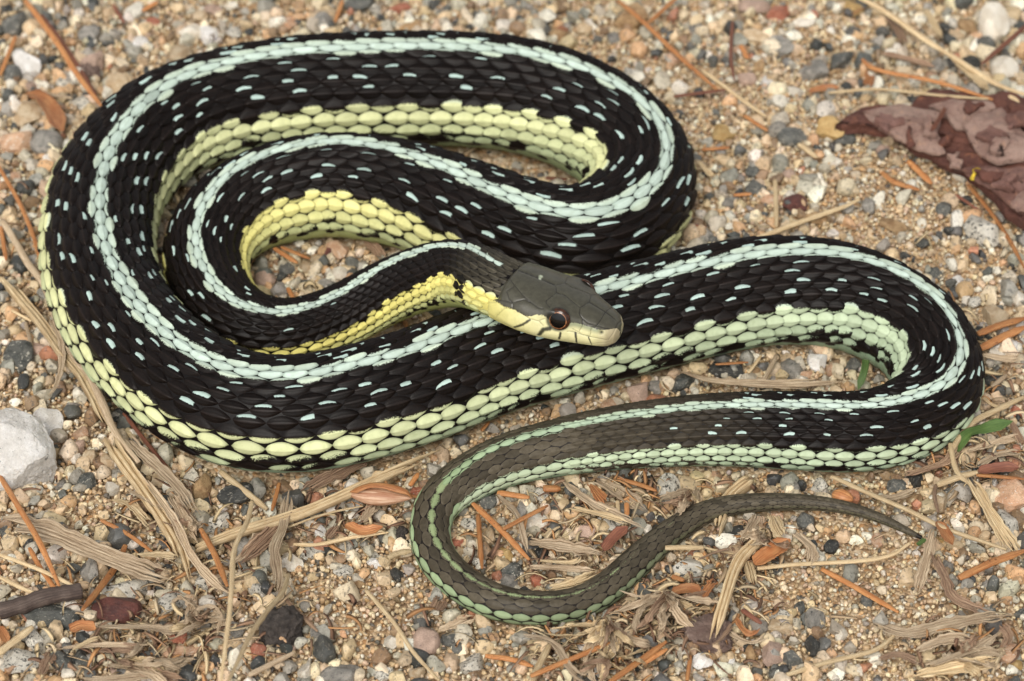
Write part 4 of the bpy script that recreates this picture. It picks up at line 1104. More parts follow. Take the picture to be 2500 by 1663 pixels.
def scatter(name, label, spacing, rmin, rmax, palette, keep, nvar, lvl, mat, zk, seed, planes, lognorm=0.35):
    r = np.random.default_rng(seed)
    xs = np.arange(-0.128, 0.128, spacing); ys = np.arange(-0.122, 0.168, spacing)
    X, Y = np.meshgrid(xs, ys, indexing='ij'); X = X.ravel() + r.uniform(-.5, .5, X.size) * spacing; Y = Y.ravel() + r.uniform(-.5, .5, Y.size) * spacing
    q, _ = proj(np.stack([X, Y, 0 * X], 1))
    ok = r.random(len(X)) < keep(q, X, Y)
    X, Y = X[ok], Y[ok]
    ok = ~under_snake(X, Y, 0.70); X, Y = X[ok], Y[ok]
    n = len(X)
    rad = np.clip(np.exp(r.normal(math.log((rmin * rmax) ** 0.5), lognorm, n)), rmin, rmax)
    asp = r.uniform(0.68, 1.25, (n, 3)); scl = rad[:, None] * asp
    Z = ground_h(X, Y) + rad * zk + r.uniform(-.25, .25, n) * rad
    me = bpy.data.meshes.new(name)
    me.vertices.add(n); me.vertices.foreach_set('co', np.stack([X, Y, Z], 1).astype(np.float32).ravel())
    attr_v(me, 'rot', r.uniform(0, 6.283, (n, 3))); attr_v(me, 'scl', scl); attr_i(me, 'idx', r.integers(0, nvar, n))
    pal = np.array([lin(c) for c, w in GCOL[palette]]); pw = np.array([w for c, w in GCOL[palette]], float); pw /= pw.sum()
    col = pal[r.choice(len(pal), n, p=pw)] * r.uniform(0.72, 1.12, (n, 1)) * r.normal(1, 0.02, (n, 3)) * np.array([1.02, 1.0, 0.93])
    attr_col(me, 'gcol', np.clip(col, 0.01, 0.9))
    o = link(name, me); tag(o, label, kind='stuff')
    src = bpy.data.collections.new(name + '_grain_shapes')
    for i in range(nvar):
        gm = stone_mesh(name + '_grain', lvl, seed * 50 + i, planes, 0.45, 0.86, 0.04, 24 if lvl > 1 else 0); gm.materials.append(mat)
        src.objects.link(bpy.data.objects.new(name + '_grain', gm))
    ng = bpy.data.node_groups.new(name + '_scatter', 'GeometryNodeTree')
    ng.interface.new_socket('Geometry', in_out='INPUT', socket_type='NodeSocketGeometry')
    ng.interface.new_socket('Geometry', in_out='OUTPUT', socket_type='NodeSocketGeometry')
    gi = ng.nodes.new('NodeGroupInput'); go = ng.nodes.new('NodeGroupOutput')
    iop = ng.nodes.new('GeometryNodeInstanceOnPoints'); ci = ng.nodes.new('GeometryNodeCollectionInfo')
    ci.inputs['Collection'].default_value = src; ci.inputs['Separate Children'].default_value = True; ci.inputs['Reset Children'].default_value = True

    def na(nm, ty):
        a = ng.nodes.new('GeometryNodeInputNamedAttribute'); a.data_type = ty; a.inputs['Name'].default_value = nm
        return a.outputs['Attribute']
    ng.links.new(gi.outputs[0], iop.inputs['Points']); ng.links.new(ci.outputs[0], iop.inputs['Instance'])
    iop.inputs['Pick Instance'].default_value = True
    ng.links.new(na('idx', 'INT'), iop.inputs['Instance Index'])
    ng.links.new(na('rot', 'FLOAT_VECTOR'), iop.inputs['Rotation']); ng.links.new(na('scl', 'FLOAT_VECTOR'), iop.inputs['Scale'])
    ng.links.new(iop.outputs[0], go.inputs[0])
    md = o.modifiers.new('scatter', 'NODES'); md.node_group = ng
    print(name, n)
    return o


def keep_gravel(q, X, Y):
    patch = vnoise(X * 55 + 3, Y * 55, 11)
    return np.clip(0.95 - 0.55 * np.clip((patch - 0.55) * 4, 0, 1), 0, 1) * (1 - 0.86 * sandiness(q))


scatter('gravel', 'mixed tan, grey and dark gravel covering the ground', 0.0019, 0.00048, 0.00165, 'gravel', keep_gravel, 14, 2, grain_mat('gravel_grain', 0.5, 1900.0), 0.42, 21, 13)
scatter('sand', 'coarse pale sand grains between the stones', 0.00074, 0.00020, 0.00046, 'sand', lambda q, X, Y: np.full(len(X), 0.97), 6, 1, grain_mat('sand_grain', 0.45, 4000.0), 0.4, 22, 5, 0.25)


# ------------------------------------------------------------------ plant litter
def fibre_mat(name, c1, c2, dark, rough=0.65, spots=None, trans=0.0):
    g = NT(name)
    uv = g.n('ShaderNodeUVMap').outputs[0]
    oi = g.n('ShaderNodeObjectInfo').outputs['Random']
    mp = g.n('ShaderNodeMapping'); g.l(uv, mp.inputs['Vector']); mp.inputs['Scale'].default_value = (0.16, 26.0, 1.0)
    cmb = g.n('ShaderNodeCombineXYZ'); g.l(g.math('MULTIPLY', oi, 80.0), cmb.inputs[0]); g.l(g.math('MULTIPLY', oi, 31.0), cmb.inputs[1])
    g.l(cmb.outputs[0], mp.inputs['Location'])
    st = g.noise(mp.outputs[0], 1.0, 5.0, 0.7)
    mp2 = g.n('ShaderNodeMapping'); g.l(uv, mp2.inputs['Vector']); mp2.inputs['Scale'].default_value = (0.5, 2.0, 1.0); g.l(cmb.outputs[0], mp2.inputs['Location'])
    bl = g.noise(mp2.outputs[0], 1.0, 4.0, 0.6)
    c = g.mix(g.smooth(bl, 0.35, 0.68), lin(c1), lin(c2))
    c = g.mix(g.smooth(st, 0.40, 0.60, 0.9, 0.0), c, lin(dark))
    if spots is not None:
        co = g.n('ShaderNodeNewGeometry').outputs['Position']
        c = g.mix(g.smooth(g.noise(co, 1500.0, 2.0), 0.66, 0.70, 0.0, 0.8), c, lin(spots))
    br = g.n('ShaderNodeHueSaturation'); g.l(c, br.inputs['Color']); g.l(g.smooth(oi, 0, 1, 0.78, 1.15), br.inputs['Value'])
    g.set(Base_Color=br.outputs[0], Roughness=rough); g.b.inputs['Specular IOR Level'].default_value = 0.3
    g.bump(st, 0.6, 0.00012)
    return g.m


FIB = {
    'needle': fibre_mat('pine_needle_orange', (206, 152, 98), (188, 126, 76), (146, 90, 52), 0.45, (104, 64, 40)),
    'rust': fibre_mat('pine_needle_rust', (150, 100, 76), (128, 80, 62), (92, 56, 46), 0.5),
    'straw': fibre_mat('dry_straw', (230, 210, 170), (212, 186, 144), (164, 136, 100)),
    'grey': fibre_mat('weathered_blade', (214, 194, 164), (192, 170, 140), (132, 108, 84)),
    'brown': fibre_mat('brown_leaf', (178, 150, 122), (150, 120, 96), (100, 76, 60)),
    'husk': fibre_mat('bud_husk', (204, 150, 100), (182, 120, 76), (130, 78, 48), 0.35),
    'green': fibre_mat('green_grass_leaf', (100, 124, 68), (82, 106, 54), (62, 84, 44), 0.45),
    'twig': fibre_mat('grey_twig', (120, 104, 94), (96, 80, 72), (62, 52, 48), 0.75),
    'budpink': fibre_mat('bud_scale_pink', (228, 194, 164), (210, 168, 136), (170, 116, 84), 0.45),
}


def strip_mesh(name, pts, width, ratio, curl=0.0, taper=(0.75, 0.35), fray=0.0, twist=0.0, seed=0, nseg=None, sides=12, wob=0.0, strands=1):
    """closed, flattened tubes along world points; ratio = thickness / width, curl bends the section into a gutter.
    strands > 1 splits a torn leaf lengthwise into fibres that come apart at the ends"""
    r = np.random.default_rng(seed)
    pts = np.asarray(pts, float)
    n = nseg or max(16, min(56, len(pts) * 11))
    P = catmull(pts, n) if len(pts) > 2 else pts[0] + (pts[1] - pts[0]) * np.linspace(0, 1, n)[:, None]
    L = np.concatenate([[0], np.cumsum(np.linalg.norm(np.diff(P, axis=0), axis=1))]); u = L / L[-1]
    if wob:
        k = L[-1] / 0.012
        for ax in range(3):
            P[:, ax] += wob * (0.5 if ax == 2 else 1.0) * (np.interp(u * k + r.uniform(0, 9), np.arange(60), r.normal(0, 1, 60)))
    P = smooth1(P, 1)
    T = np.gradient(P, axis=0); T /= np.linalg.norm(T, axis=1)[:, None]
    U = np.array([0, 0, 1.0]) - T * T[:, 2:3]; U /= np.maximum(np.linalg.norm(U, axis=1), 1e-6)[:, None]
    S = np.cross(T, U)
    tw = twist * np.sin(u * 3.1 + r.uniform(0, 3)) + r.uniform(-.12, .12)
    c, s = np.cos(tw)[:, None], np.sin(tw)[:, None]
    S, U = S * c + U * s, U * c - S * s
    w0, w1 = taper
    env = np.minimum(1, np.minimum(w0 + (1 - w0) * u / 0.12, w1 + (1 - w1) * (1 - u) / 0.22))
    wv0 = width / 2 * env * (1 + fray * (np.interp(u * 24, np.arange(40), r.normal(0, 1, 40))))
    be = np.linspace(0, 2 * math.pi, sides, endpoint=False)
    a = np.cos(be); b = np.sin(be)
    Vall, Fq, UVall, caps = [], [], [], []; off = 0
    edges = np.linspace(-1, 1, strands + 1)
    if strands > 1: edges[1:-1] += r.uniform(-.5, .5, strands - 1) * 0.8 / strands
    for q in range(strands):
        e0, e1 = edges[q], edges[q + 1]
        mid, hw = (e0 + e1) / 2, (e1 - e0) / 2 * (1.06 if strands > 1 else 1)
        i0 = 0 if strands == 1 else int(r.uniform(0, 0.13) * n); i1 = n if strands == 1 else n - int(r.uniform(0, 0.24) * n)
        sl = slice(i0, i1); uu = u[sl]; m = len(uu)
        spread = 0 if strands == 1 else r.normal(0, 0.5) * (np.clip((uu - 0.72) / 0.28, 0, 1) ** 2) + r.normal(0, 0.35) * (np.clip((0.2 - uu) / 0.2, 0, 1) ** 2)
        lift = 0 if strands == 1 else r.normal(0, 0.12) + r.normal(0, 0.5) * (np.clip((uu - 0.7) / 0.3, 0, 1) ** 2)
        wv = wv0[sl]
        tip = np.ones(m) if strands == 1 else np.minimum(1, np.minimum((np.arange(m) + 1) / 3.0, (m - np.arange(m)) / 6.0))
        ridge = r.normal(0, 1, sides) * (0.10 if strands > 1 else 0.05)
        edge = 1 + fray * 0.6 * r.normal(0, 1, (m, sides)) * (np.abs(a) > 0.5)[None]
        yc = mid + spread
        y = wv[:, None] * ((yc * np.ones(m))[:, None] + hw * tip[:, None] * a[None] * edge)
        rat = ratio if strands == 1 else max(ratio, 0.10) * (1 + 0.3 * r.random())
        z = wv[:, None] * ((b * (rat if strands == 1 else rat * 1.0))[None] * tip[:, None] + (ridge * rat * (b > 0))[None] + curl * ((yc * np.ones(m))[:, None] + hw * a[None]) ** 2 - curl * 0.35 + (lift * np.ones(m))[:, None] * 0.5)
        V = P[sl][:, None] + y[..., None] * S[sl][:, None] + z[..., None] * U[sl][:, None]
        Vall += [V.reshape(-1, 3), V[:1].mean(1), V[-1:].mean(1)]
        Fq.append(grid_faces(m, sides, True) + off)
        k0, k1 = off + m * sides, off + m * sides + 1
        for j in range(sides):
            jn = (j + 1) % sides
            caps.append((k0, off + j, off + jn)); caps.append((k1, off + (m - 1) * sides + jn, off + (m - 1) * sides + j))
        vv = 0.5 + 0.5 * (mid + hw * a)
        UVall.append(np.stack([np.concatenate([np.repeat(L[sl] * 1000, sides), [0, L[-1] * 1000]]), np.concatenate([np.tile(vv + q * 3.7, m), [0.5, 0.5]])], 1))
        off += m * sides + 2
    me = bpy.data.meshes.new(name)
    V = np.concatenate(Vall)
    faces = [tuple(f) for f in np.concatenate(Fq).tolist()] + caps
    me.from_pydata(V.tolist(), [], faces)
    me.polygons.foreach_set('use_smooth', np.ones(len(me.polygons), bool))
    uvl = me.uv_layers.new(name='UVMap')
    vi = np.zeros(len(me.loops), np.int32); me.loops.foreach_get('vertex_index', vi)
    UV = np.concatenate(UVall)
    uvl.data.foreach_set('uv', UV[vi].astype(np.float32).ravel())
    return me


STYLE = {  # ratio, curl, taper, fray, twist, wobble
    'pine_needle': (0.62, 0.0, (0.7, 0.45), 0.03, 0.0, 0.0),
    'straw_stem': (0.8, 0.0, (0.85, 0.6), 0.05, 0.0, 0.00025),
    'dry_grass_leaf': (0.14, 0.28, (0.45, 0.2), 0.13, 0.5, 0.0005),
    'rootlet': (0.85, 0.0, (0.7, 0.4), 0.10, 0.0, 0.0005),
    'bud_husk': (0.16, 0.55, (0.15, 0.1), 0.04, 0.2, 0.0),
    'green_grass_leaf': (0.10, 0.25, (0.9, 0.05), 0.02, 0.2, 0.0),
    'twig': (0.95, 0.0, (0.95, 0.9), 0.05, 0.0, 0.0003),
}
CATN = {'pine_needle': 'pine needle', 'straw_stem': 'straw', 'dry_grass_leaf': 'grass blade', 'rootlet': 'rootlet', 'bud_husk': 'husk', 'green_grass_leaf': 'grass blade', 'twig': 'twig'}


def litter_pts(px, lift):
    px = np.asarray(px, float)
    lift = np.broadcast_to(np.asarray(lift, float), (len(px),)) * MM
    W, dep = unproj(px, lift)
    W[:, 2] += ground_h(W[:, 0], W[:, 1])
    return W, dep


def piece(kind, mat, px, w, lift=1.6, label=None, parent=None, **kw):
    W, dep = litter_pts(px, lift)
    ratio, curl, taper, fray, twist, wob = STYLE[kind]
    ratio = kw.get('ratio', ratio); curl = kw.get('curl', curl); taper = kw.get('taper', taper); fray = kw.get('fray', fray); twist = kw.get('twist', twist); wob = kw.get('wob', wob)
    width = w * dep.mean() / FPX
    base = W.mean(0) if parent is None else np.zeros(3)
    me = strip_mesh(kind, W - base, width, ratio, curl, taper, fray, twist, seed=int(px[0][0] * 3 + px[0][1]) % 99991, wob=wob, strands=(1 if kind not in ('dry_grass_leaf', 'straw_stem') else (int(np.clip(round(w / 6.0), 1, 6)) if kind == 'dry_grass_leaf' else (3 if w >= 24 else 1))))
    o = link(kind, me, FIB[mat], parent)
    o.location = base
    if parent is None:
        mx = np.mean([p[0] for p in px]); my = np.mean([p[1] for p in px])
        ln = np.linalg.norm(W[-1] - W[0]) * 1000
        loc = where(mx, my)
        sz = 'long' if ln > 14 else ('short' if ln < 6 else 'medium length')
        cn = {'needle': 'orange', 'rust': 'dark rust', 'straw': 'pale straw', 'grey': 'weathered grey', 'brown': 'dark brown', 'husk': 'orange brown', 'green': 'green', 'twig': 'grey brown', 'budpink': 'pinkish'}[mat]
        noun = {'pine_needle': 'pine needle', 'straw_stem': 'grass stem', 'dry_grass_leaf': 'dry grass blade', 'rootlet': 'wiry rootlet', 'bud_husk': 'bud husk', 'green_grass_leaf': 'grass blade', 'twig': 'twig'}[kind]
        tag(o, label or f'{sz} {cn} {noun} {loc}', CATN[kind], None if label else f'{noun} bits {loc}')
    return o


N, R_, S_, G_, B_ = 'needle', 'rust', 'straw', 'grey', 'brown'
for k, m, px, w, lift, lab in [
    # top of the picture
    ('pine_needle', N, [(58, -6), (135, 95), (190, 180), (252, 268)], 15, 3.0, 'long bright orange pine needle running up to the outer curve, lighter of a pair'),
    ('pine_needle', R_, [(100, 32), (160, 112), (236, 230)], 11, 2.2, 'brownish pine needle lying against the bright orange one'),
    ('pine_needle', N, [(38, 85), (0, 185)], 12, 2.0, None),
    ('pine_needle', R_, [(275, 5), (303, 48)], 10, 1.6, None), ('pine_needle', N, [(385, 0), (345, 18)], 12, 1.6, None), ('pine_needle', N, [(838, 0), (818, 60)], 11, 1.8, None),
    ('straw_stem', G_, [(100, 218), (180, 232)], 11, 1.6, None), ('dry_grass_leaf', B_, [(130, 250), (184, 272)], 20, 1.6, None),
    ('pine_needle', N, [(1508, -5), (1565, 50), (1657, 132), (1753, 222)], 14, 3.2, 'long orange pine needle lying across the large smooth tan pebble'),
    ('straw_stem', S_, [(1715, 165), (1800, 235), (1873, 293)], 11, 2.0, None), ('pine_needle', N, [(1652, -5), (1580, 60)], 12, 3.0, None),
    ('pine_needle', R_, [(1642, 237), (1776, 220)], 9, 1.8, None), ('pine_needle', R_, [(1789, 50), (1784, 134), (1793, 199)], 9, 2.4, None), ('pine_needle', N, [(1808, 108), (1826, 140)], 13, 1.8, None),
    ('pine_needle', N, [(2101, 140), (2143, 168), (2289, 195), (2427, 245)], 13, [2.0, 3.4, 4.6, 5.0], 'orange pine needle with a kink reaching onto the bark flake'),
    ('pine_needle', R_, [(2506, 57), (2396, 149)], 13, 3.0, None),
    ('straw_stem', S_, [(2097, -5), (2174, 38), (2250, 84), (2327, 126), (2384, 161), (2442, 199), (2508, 232)], 15, 4.0, 'long straw stem running between the off-white rocks behind the bark flake'),
    ('dry_grass_leaf', S_, [(2320, 125), (2355, 160), (2390, 195), (2412, 218)], 24, 3.5, None), ('dry_grass_leaf', S_, [(2262, 20), (2285, 60), (2302, 98)], 18, 2.5, None),
    ('straw_stem', S_, [(2018, 231), (2136, 227), (2290, 234), (2415, 243)], 9, [2, 3.5, 4.8, 5.2], 'thin straight straw stem resting on the bark flake edge'),
    ('straw_stem', S_, [(2462, 232), (2482, 244), (2503, 268)], 12, 3.5, None), ('dry_grass_leaf', B_, [(2165, 40), (2195, 75), (2225, 120)], 22, 2.2, None),
    ('bud_husk', 'husk', [(1975, 221), (2012, 213), (2050, 214)], 22, 2.0, None), ('bud_husk', B_, [(2150, 128), (2210, 140), (2285, 160)], 24, 2.4, None), ('dry_grass_leaf', 'husk', [(2118, 165), (2118, 190), (2120, 222)], 26, 2.0, None),
    ('pine_needle', N, [(1815, 290), (1875, 328)], 12, 1.8, None), ('pine_needle', S_, [(1948, 360), (1995, 393)], 15, 1.8, None), ('pine_needle', N, [(2215, 402), (2275, 455)], 17, 1.8, None),
    ('pine_needle', N, [(2152, 430), (2182, 453), (2245, 473)], 15, 1.8, 'bright orange curved pine needle on sand below the bark edge'),
    ('pine_needle', N, [(2361, 451), (2423, 524), (2465, 589), (2503, 660)], 11, 1.8, None), ('pine_needle', N, [(1712, 372), (1782, 365)], 11, 1.5, None), ('pine_needle', R_, [(2330, 480), (2400, 520)], 9, 1.5, None),
    ('straw_stem', S_, [(1889, 444), (1891, 566)], 12, 1.8, 'upright straw stem beside the dark red angular pebble'),
    ('straw_stem', S_, [(1800, 598), (1906, 570), (1983, 543), (2059, 517), (2104, 496)], 13, 2.4, 'long curved straw stem leading out from behind the snake'),
    ('dry_grass_leaf', S_, [(1700, 395), (1730, 430), (1760, 445)], 12, 1.6, None), ('pine_needle', N, [(1790, 485), (1835, 482)], 10, 1.5, None),
    # outer curve side
    ('bud_husk', 'husk', [(62, 228), (100, 240), (130, 275), (155, 328)], 44, 2.6, 'glossy orange bud husk lying near the outer curve'),
    ('pine_needle', N, [(-4, 412), (50, 505), (85, 590), (98, 640), (98, 674)], 11, 2.4, 'slender rust needle bending along the outer curve'),
    ('pine_needle', N, [(3, 560), (16, 640)], 11, 1.8, None),
    ('straw_stem', S_, [(-4, 672), (38, 714), (96, 775), (153, 855), (199, 913), (237, 982), (268, 1047), (297, 1126)], 27, 3.0, 'long split straw along the outer curve, thicker of the two'),
    ('straw_stem', G_, [(6, 546), (34, 584), (69, 645), (111, 698), (145, 798), (172, 855), (214, 913), (249, 982), (283, 1058), (346, 1134)], 19, 3.8, 'greyish straw crossing over the thicker long straw'),
    ('dry_grass_leaf', G_, [(119, 748), (145, 806), (147, 874), (132, 943), (111, 972)], 19, 4.0, 'curled dry blade hanging off the crossing straw'), ('straw_stem', S_, [(15, 752), (69, 775)], 8, 2.0, None), ('straw_stem', G_, [(61, 775), (82, 838)], 10, 2.0, None),
    ('pine_needle', R_, [(300, 1002), (350, 1066), (427, 1160)], 11, 2.2, None),
    # dry shreds by the twig
    ('dry_grass_leaf', G_, [(-6, 1266), (115, 1300), (230, 1339), (344, 1373), (442, 1421)], 50, [3, 3.6, 4.6, 4.4, 3], 'broad weathered dry blade lying across an orange needle'),
    ('dry_grass_leaf', G_, [(100, 1327), (237, 1369), (385, 1432)], 17, 3.0, None), ('straw_stem', S_, [(262, 1060), (344, 1197), (421, 1312), (464, 1421)], 34, 3.0, 'broad yellow straw with a tiny black grain on it'),
    ('dry_grass_leaf', G_, [(296, 1060), (364, 1120), (459, 1197), (522, 1302)], 28, 4.2, None), ('dry_grass_leaf', G_, [(325, 1140), (421, 1247), (478, 1350), (555, 1446), (618, 1490)], 22, 4.5, None),
    ('dry_grass_leaf', G_, [(410, 1185), (452, 1277), (488, 1340)], 32, 3.6, None), ('dry_grass_leaf', S_, [(270, 1225), (330, 1240), (380, 1290)], 24, 2.6, None), ('dry_grass_leaf', G_, [(310, 1195), (360, 1215), (420, 1245)], 12, 4.0, None),
    ('straw_stem', S_, [(468, 1334), (524, 1312), (689, 1247), (800, 1206), (953, 1147), (1110, 1084)], 24, [2.4, 3, 3.5, 3.6, 3.6, 3], 'long pale straw bridging from the shreds to the tail'),
    ('dry_grass_leaf', G_, [(704, 1168), (689, 1262), (666, 1338), (670, 1426), (651, 1513)], 30, 3.8, 'broad grey blade passing the chalky oval pebble'), ('dry_grass_leaf', B_, [(692, 1245), (640, 1300), (574, 1372)], 44, 2.8, None), ('dry_grass_leaf', G_, [(640, 1290), (600, 1350), (560, 1380)], 24, 2.8, None),
    ('dry_grass_leaf', B_, [(900, 1110), (800, 1160), (700, 1210)], 36, 2.2, None), ('straw_stem', S_, [(690, 1275), (800, 1240), (890, 1228)], 6, 2.6, None),
    ('straw_stem', S_, [(620, 1214), (605, 1277), (574, 1350), (566, 1446), (551, 1580), (538, 1670)], 13, [9, 12, 15, 18, 20, 20], 'slender dry stem held up above the grass shreds, taller of two'),
    ('straw_stem', S_, [(710, 1404), (689, 1453), (651, 1515), (612, 1572), (562, 1670)], 13, [5, 8, 11, 14, 16], 'slender dry stem held up beside the charcoal clod'),
    ('twig', 'twig', [(-8, 1510), (60, 1488), (115, 1472), (209, 1448)], 44, 3.6, 'thick grey brown twig with a broken end'),
    ('pine_needle', N, [(-3, 1162), (46, 1243), (96, 1331), (149, 1448)], 15, [4, 6, 6.5, 4], 'long orange pine needle crossing over the broad weathered blade'), ('pine_needle', N, [(73, 1346), (100, 1396), (148, 1465)], 13, 3.4, None),
    ('pine_needle', N, [(307, 1329), (276, 1392), (199, 1494)], 18, [2.4, 2.4, 6], 'red orange pine needle passing under the broad weathered blade'), ('pine_needle', N, [(488, 1281), (524, 1350), (556, 1436)], 16, 5.2, 'red orange pine needle lying on the crossed grey blades'), ('pine_needle', N, [(245, 1277), (306, 1300), (373, 1344)], 11, 2.6, None),
    ('bud_husk', 'husk', [(-4, 1536), (10, 1556), (22, 1578)], 24, 2.2, None), ('straw_stem', S_, [(-4, 1602), (84, 1537)], 20, 3.2, None), ('straw_stem', S_, [(-4, 1363), (96, 1400), (197, 1447)], 11, 4.2, None), ('straw_stem', S_, [(-4, 1412), (50, 1440), (108, 1471)], 12, 4.0, None),
    ('straw_stem', S_, [(534, 1134), (651, 1225)], 17, 2.6, None), ('pine_needle', N, [(681, 1163), (662, 1232)], 11, 2.4, None), ('dry_grass_leaf', G_, [(222, 1536), (344, 1533), (400, 1540), (462, 1546)], 22, 4.0, None), ('bud_husk', 'husk', [(172, 1545), (200, 1532), (235, 1540)], 38, 4.4, 'orange bud husk at the base of a dry blade'),
    ('straw_stem', G_, [(608, 1667), (723, 1603)], 15, 2.6, None), ('pine_needle', B_, [(696, 1465), (777, 1546)], 11, 1.8, None), ('rootlet', S_, [(700, 1308), (765, 1316), (860, 1303), (955, 1300)], 10, 2.4, None), ('dry_grass_leaf', S_, [(330, 1346), (390, 1344), (440, 1356)], 20, 6.0, None),
    ('dry_grass_leaf', G_, [(130, 1580), (260, 1570), (375, 1580)], 14, 3.4, None), ('dry_grass_leaf', S_, [(165, 1590), (210, 1565), (250, 1552)], 10, 4.0, None), ('dry_grass_leaf', G_, [(180, 1645), (300, 1655), (420, 1640), (470, 1630)], 22, 3.0, None), ('dry_grass_leaf', B_, [(100, 1650), (110, 1620), (125, 1590)], 30, 2.4, None), ('dry_grass_leaf', G_, [(420, 1490), (440, 1475), (470, 1490), (455, 1530)], 18, 4.0, None), ('dry_grass_leaf', G_, [(480, 1510), (520, 1490), (545, 1520), (530, 1570)], 14, 4.0, None), ('dry_grass_leaf', B_, [(250, 1600), (310, 1590), (370, 1600)], 26, 2.6, None), ('dry_grass_leaf', G_, [(240, 1625), (320, 1625), (400, 1610)], 20, 2.8, None),
    # between outer curve and tail loop
    ('bud_husk', 'husk', [(842, 1268), (885, 1290), (936, 1281)], 28, 3.0, 'dark orange curved husk beside the pinkish bud'), ('dry_grass_leaf', G_, [(880, 1265), (900, 1240), (915, 1220)], 34, 2.0, None), ('dry_grass_leaf', B_, [(795, 1300), (830, 1258)], 22, 2.4, None), ('straw_stem', S_, [(940, 1358), (965, 1345), (1000, 1338)], 16, 2.4, None),
    ('straw_stem', S_, [(890, 1442), (961, 1526), (1014, 1599), (1074, 1668)], 11, 2.4, 'thin straw lying across the fine sand outside the tail loop'), ('dry_grass_leaf', G_, [(1070, 1535), (1110, 1520), (1160, 1500)], 26, 2.2, None), ('pine_needle', N, [(1000, 1180), (1022, 1150)], 14, 2.0, None), ('dry_grass_leaf', B_, [(1065, 1490), (1085, 1460)], 36, 2.0, None),
    # inside the tail loop
    ('pine_needle', N, [(1152, 1220), (1225, 1290), (1294, 1358)], 16, 3.8, 'straight orange pine needle running diagonally through the tail loop'), ('pine_needle', N, [(1167, 1247), (1172, 1320), (1177, 1383)], 13, 2.8, None), ('pine_needle', N, [(1213, 1197), (1294, 1211)], 17, 2.6, None), ('pine_needle', N, [(1225, 1287), (1340, 1231)], 12, 4.4, 'orange pine needle lying on the lumpy chalk white pebble'),
    ('dry_grass_leaf', G_, [(1198, 1201), (1248, 1247), (1272, 1300), (1284, 1333)], 15, 4.4, None), ('dry_grass_leaf', G_, [(1278, 1312), (1374, 1327), (1491, 1347)], 32, 2.8, None), ('dry_grass_leaf', G_, [(1290, 1375), (1380, 1380), (1475, 1390)], 24, 2.6, None), ('dry_grass_leaf', S_, [(1324, 1432), (1400, 1412), (1472, 1388)], 26, 3.0, None), ('dry_grass_leaf', S_, [(1290, 1370), (1390, 1372), (1420, 1352)], 14, 3.6, None),
    ('dry_grass_leaf', G_, [(1364, 1164), (1451, 1228), (1587, 1290)], 30, 3.0, None), ('dry_grass_leaf', S_, [(1380, 1235), (1470, 1250), (1540, 1268)], 20, 3.4, None), ('dry_grass_leaf', G_, [(1449, 1161), (1520, 1200), (1587, 1245)], 46, 2.4, None), ('dry_grass_leaf', 'husk', [(1428, 1176), (1450, 1205), (1472, 1232)], 30, 3.0, None), ('bud_husk', R_, [(1475, 1338), (1500, 1308), (1533, 1279)], 34, 3.6, 'dark red pointed bud inside the tail loop'),
    ('pine_needle', N, [(1505, 1160), (1560, 1172), (1605, 1190)], 13, 2.2, None), ('pine_needle', N, [(1530, 1225), (1531, 1258)], 13, 2.6, None), ('straw_stem', S_, [(1510, 1222), (1516, 1254)], 11, 2.6, None), ('pine_needle', N, [(1255, 1441), (1322, 1437)], 12, 2.0, None), ('dry_grass_leaf', S_, [(1130, 1370), (1150, 1340)], 20, 2.4, None), ('pine_needle', N, [(1325, 1190), (1370, 1188)], 20, 2.2, None),
    # dry clump outside the tail
    ('straw_stem', S_, [(1290, 1668), (1342, 1570)], 19, 2.6, None), ('pine_needle', N, [(1292, 1650), (1493, 1563)], 15, 3.8, 'orange pine needle lying on the dry grass clump, toward the tail loop'), ('pine_needle', N, [(1487, 1667), (1560, 1615), (1629, 1566)], 16, 3.4, None), ('pine_needle', N, [(1569, 1622), (1630, 1585)], 13, 3.0, None), ('pine_needle', N, [(1183, 1593), (1250, 1605), (1303, 1623)], 15, 2.0, None),
    ('dry_grass_leaf', G_, [(1278, 1556), (1350, 1568), (1390, 1620), (1450, 1665)], 20, 3.6, None), ('straw_stem', S_, [(1623, 1335), (1714, 1336)], 14, 2.8, None), ('straw_stem', S_, [(1665, 1310), (1740, 1335), (1790, 1345)], 7, 2.2, None), ('dry_grass_leaf', B_, [(1710, 1370), (1750, 1350), (1795, 1335)], 10, 2.8, None),
    ('straw_stem', S_, [(1868, 1306), (1807, 1369), (1768, 1476), (1730, 1585)], 27, [3, 4, 4, 3], 'stout straw stem slanting away from the tail to a brown clod'), ('straw_stem', S_, [(1848, 1148), (1784, 1205), (1760, 1260), (1751, 1300)], 32, [2.4, 1.6, 1.6, 2.4], 'broad straw passing under the tail'), ('dry_grass_leaf', G_, [(1858, 1252), (1814, 1333)], 24, 2.8, None), ('straw_stem', S_, [(1822, 1362), (1835, 1420)], 24, 2.6, None),
    ('bud_husk', 'husk', [(1843, 1374), (1880, 1345), (1931, 1312)], 44, 3.4, 'glossy orange husk touching the stout straw stem'), ('dry_grass_leaf', S_, [(1890, 1250), (1905, 1290), (1920, 1310)], 34, 3.4, None), ('dry_grass_leaf', G_, [(1940, 1290), (1985, 1330), (1980, 1380)], 36, 3.0, None), ('straw_stem', S_, [(1849, 1381), (1964, 1373), (2155, 1356), (2222, 1326)], 12, 3.0, 'thin kinked straw leading to the tail tip'),
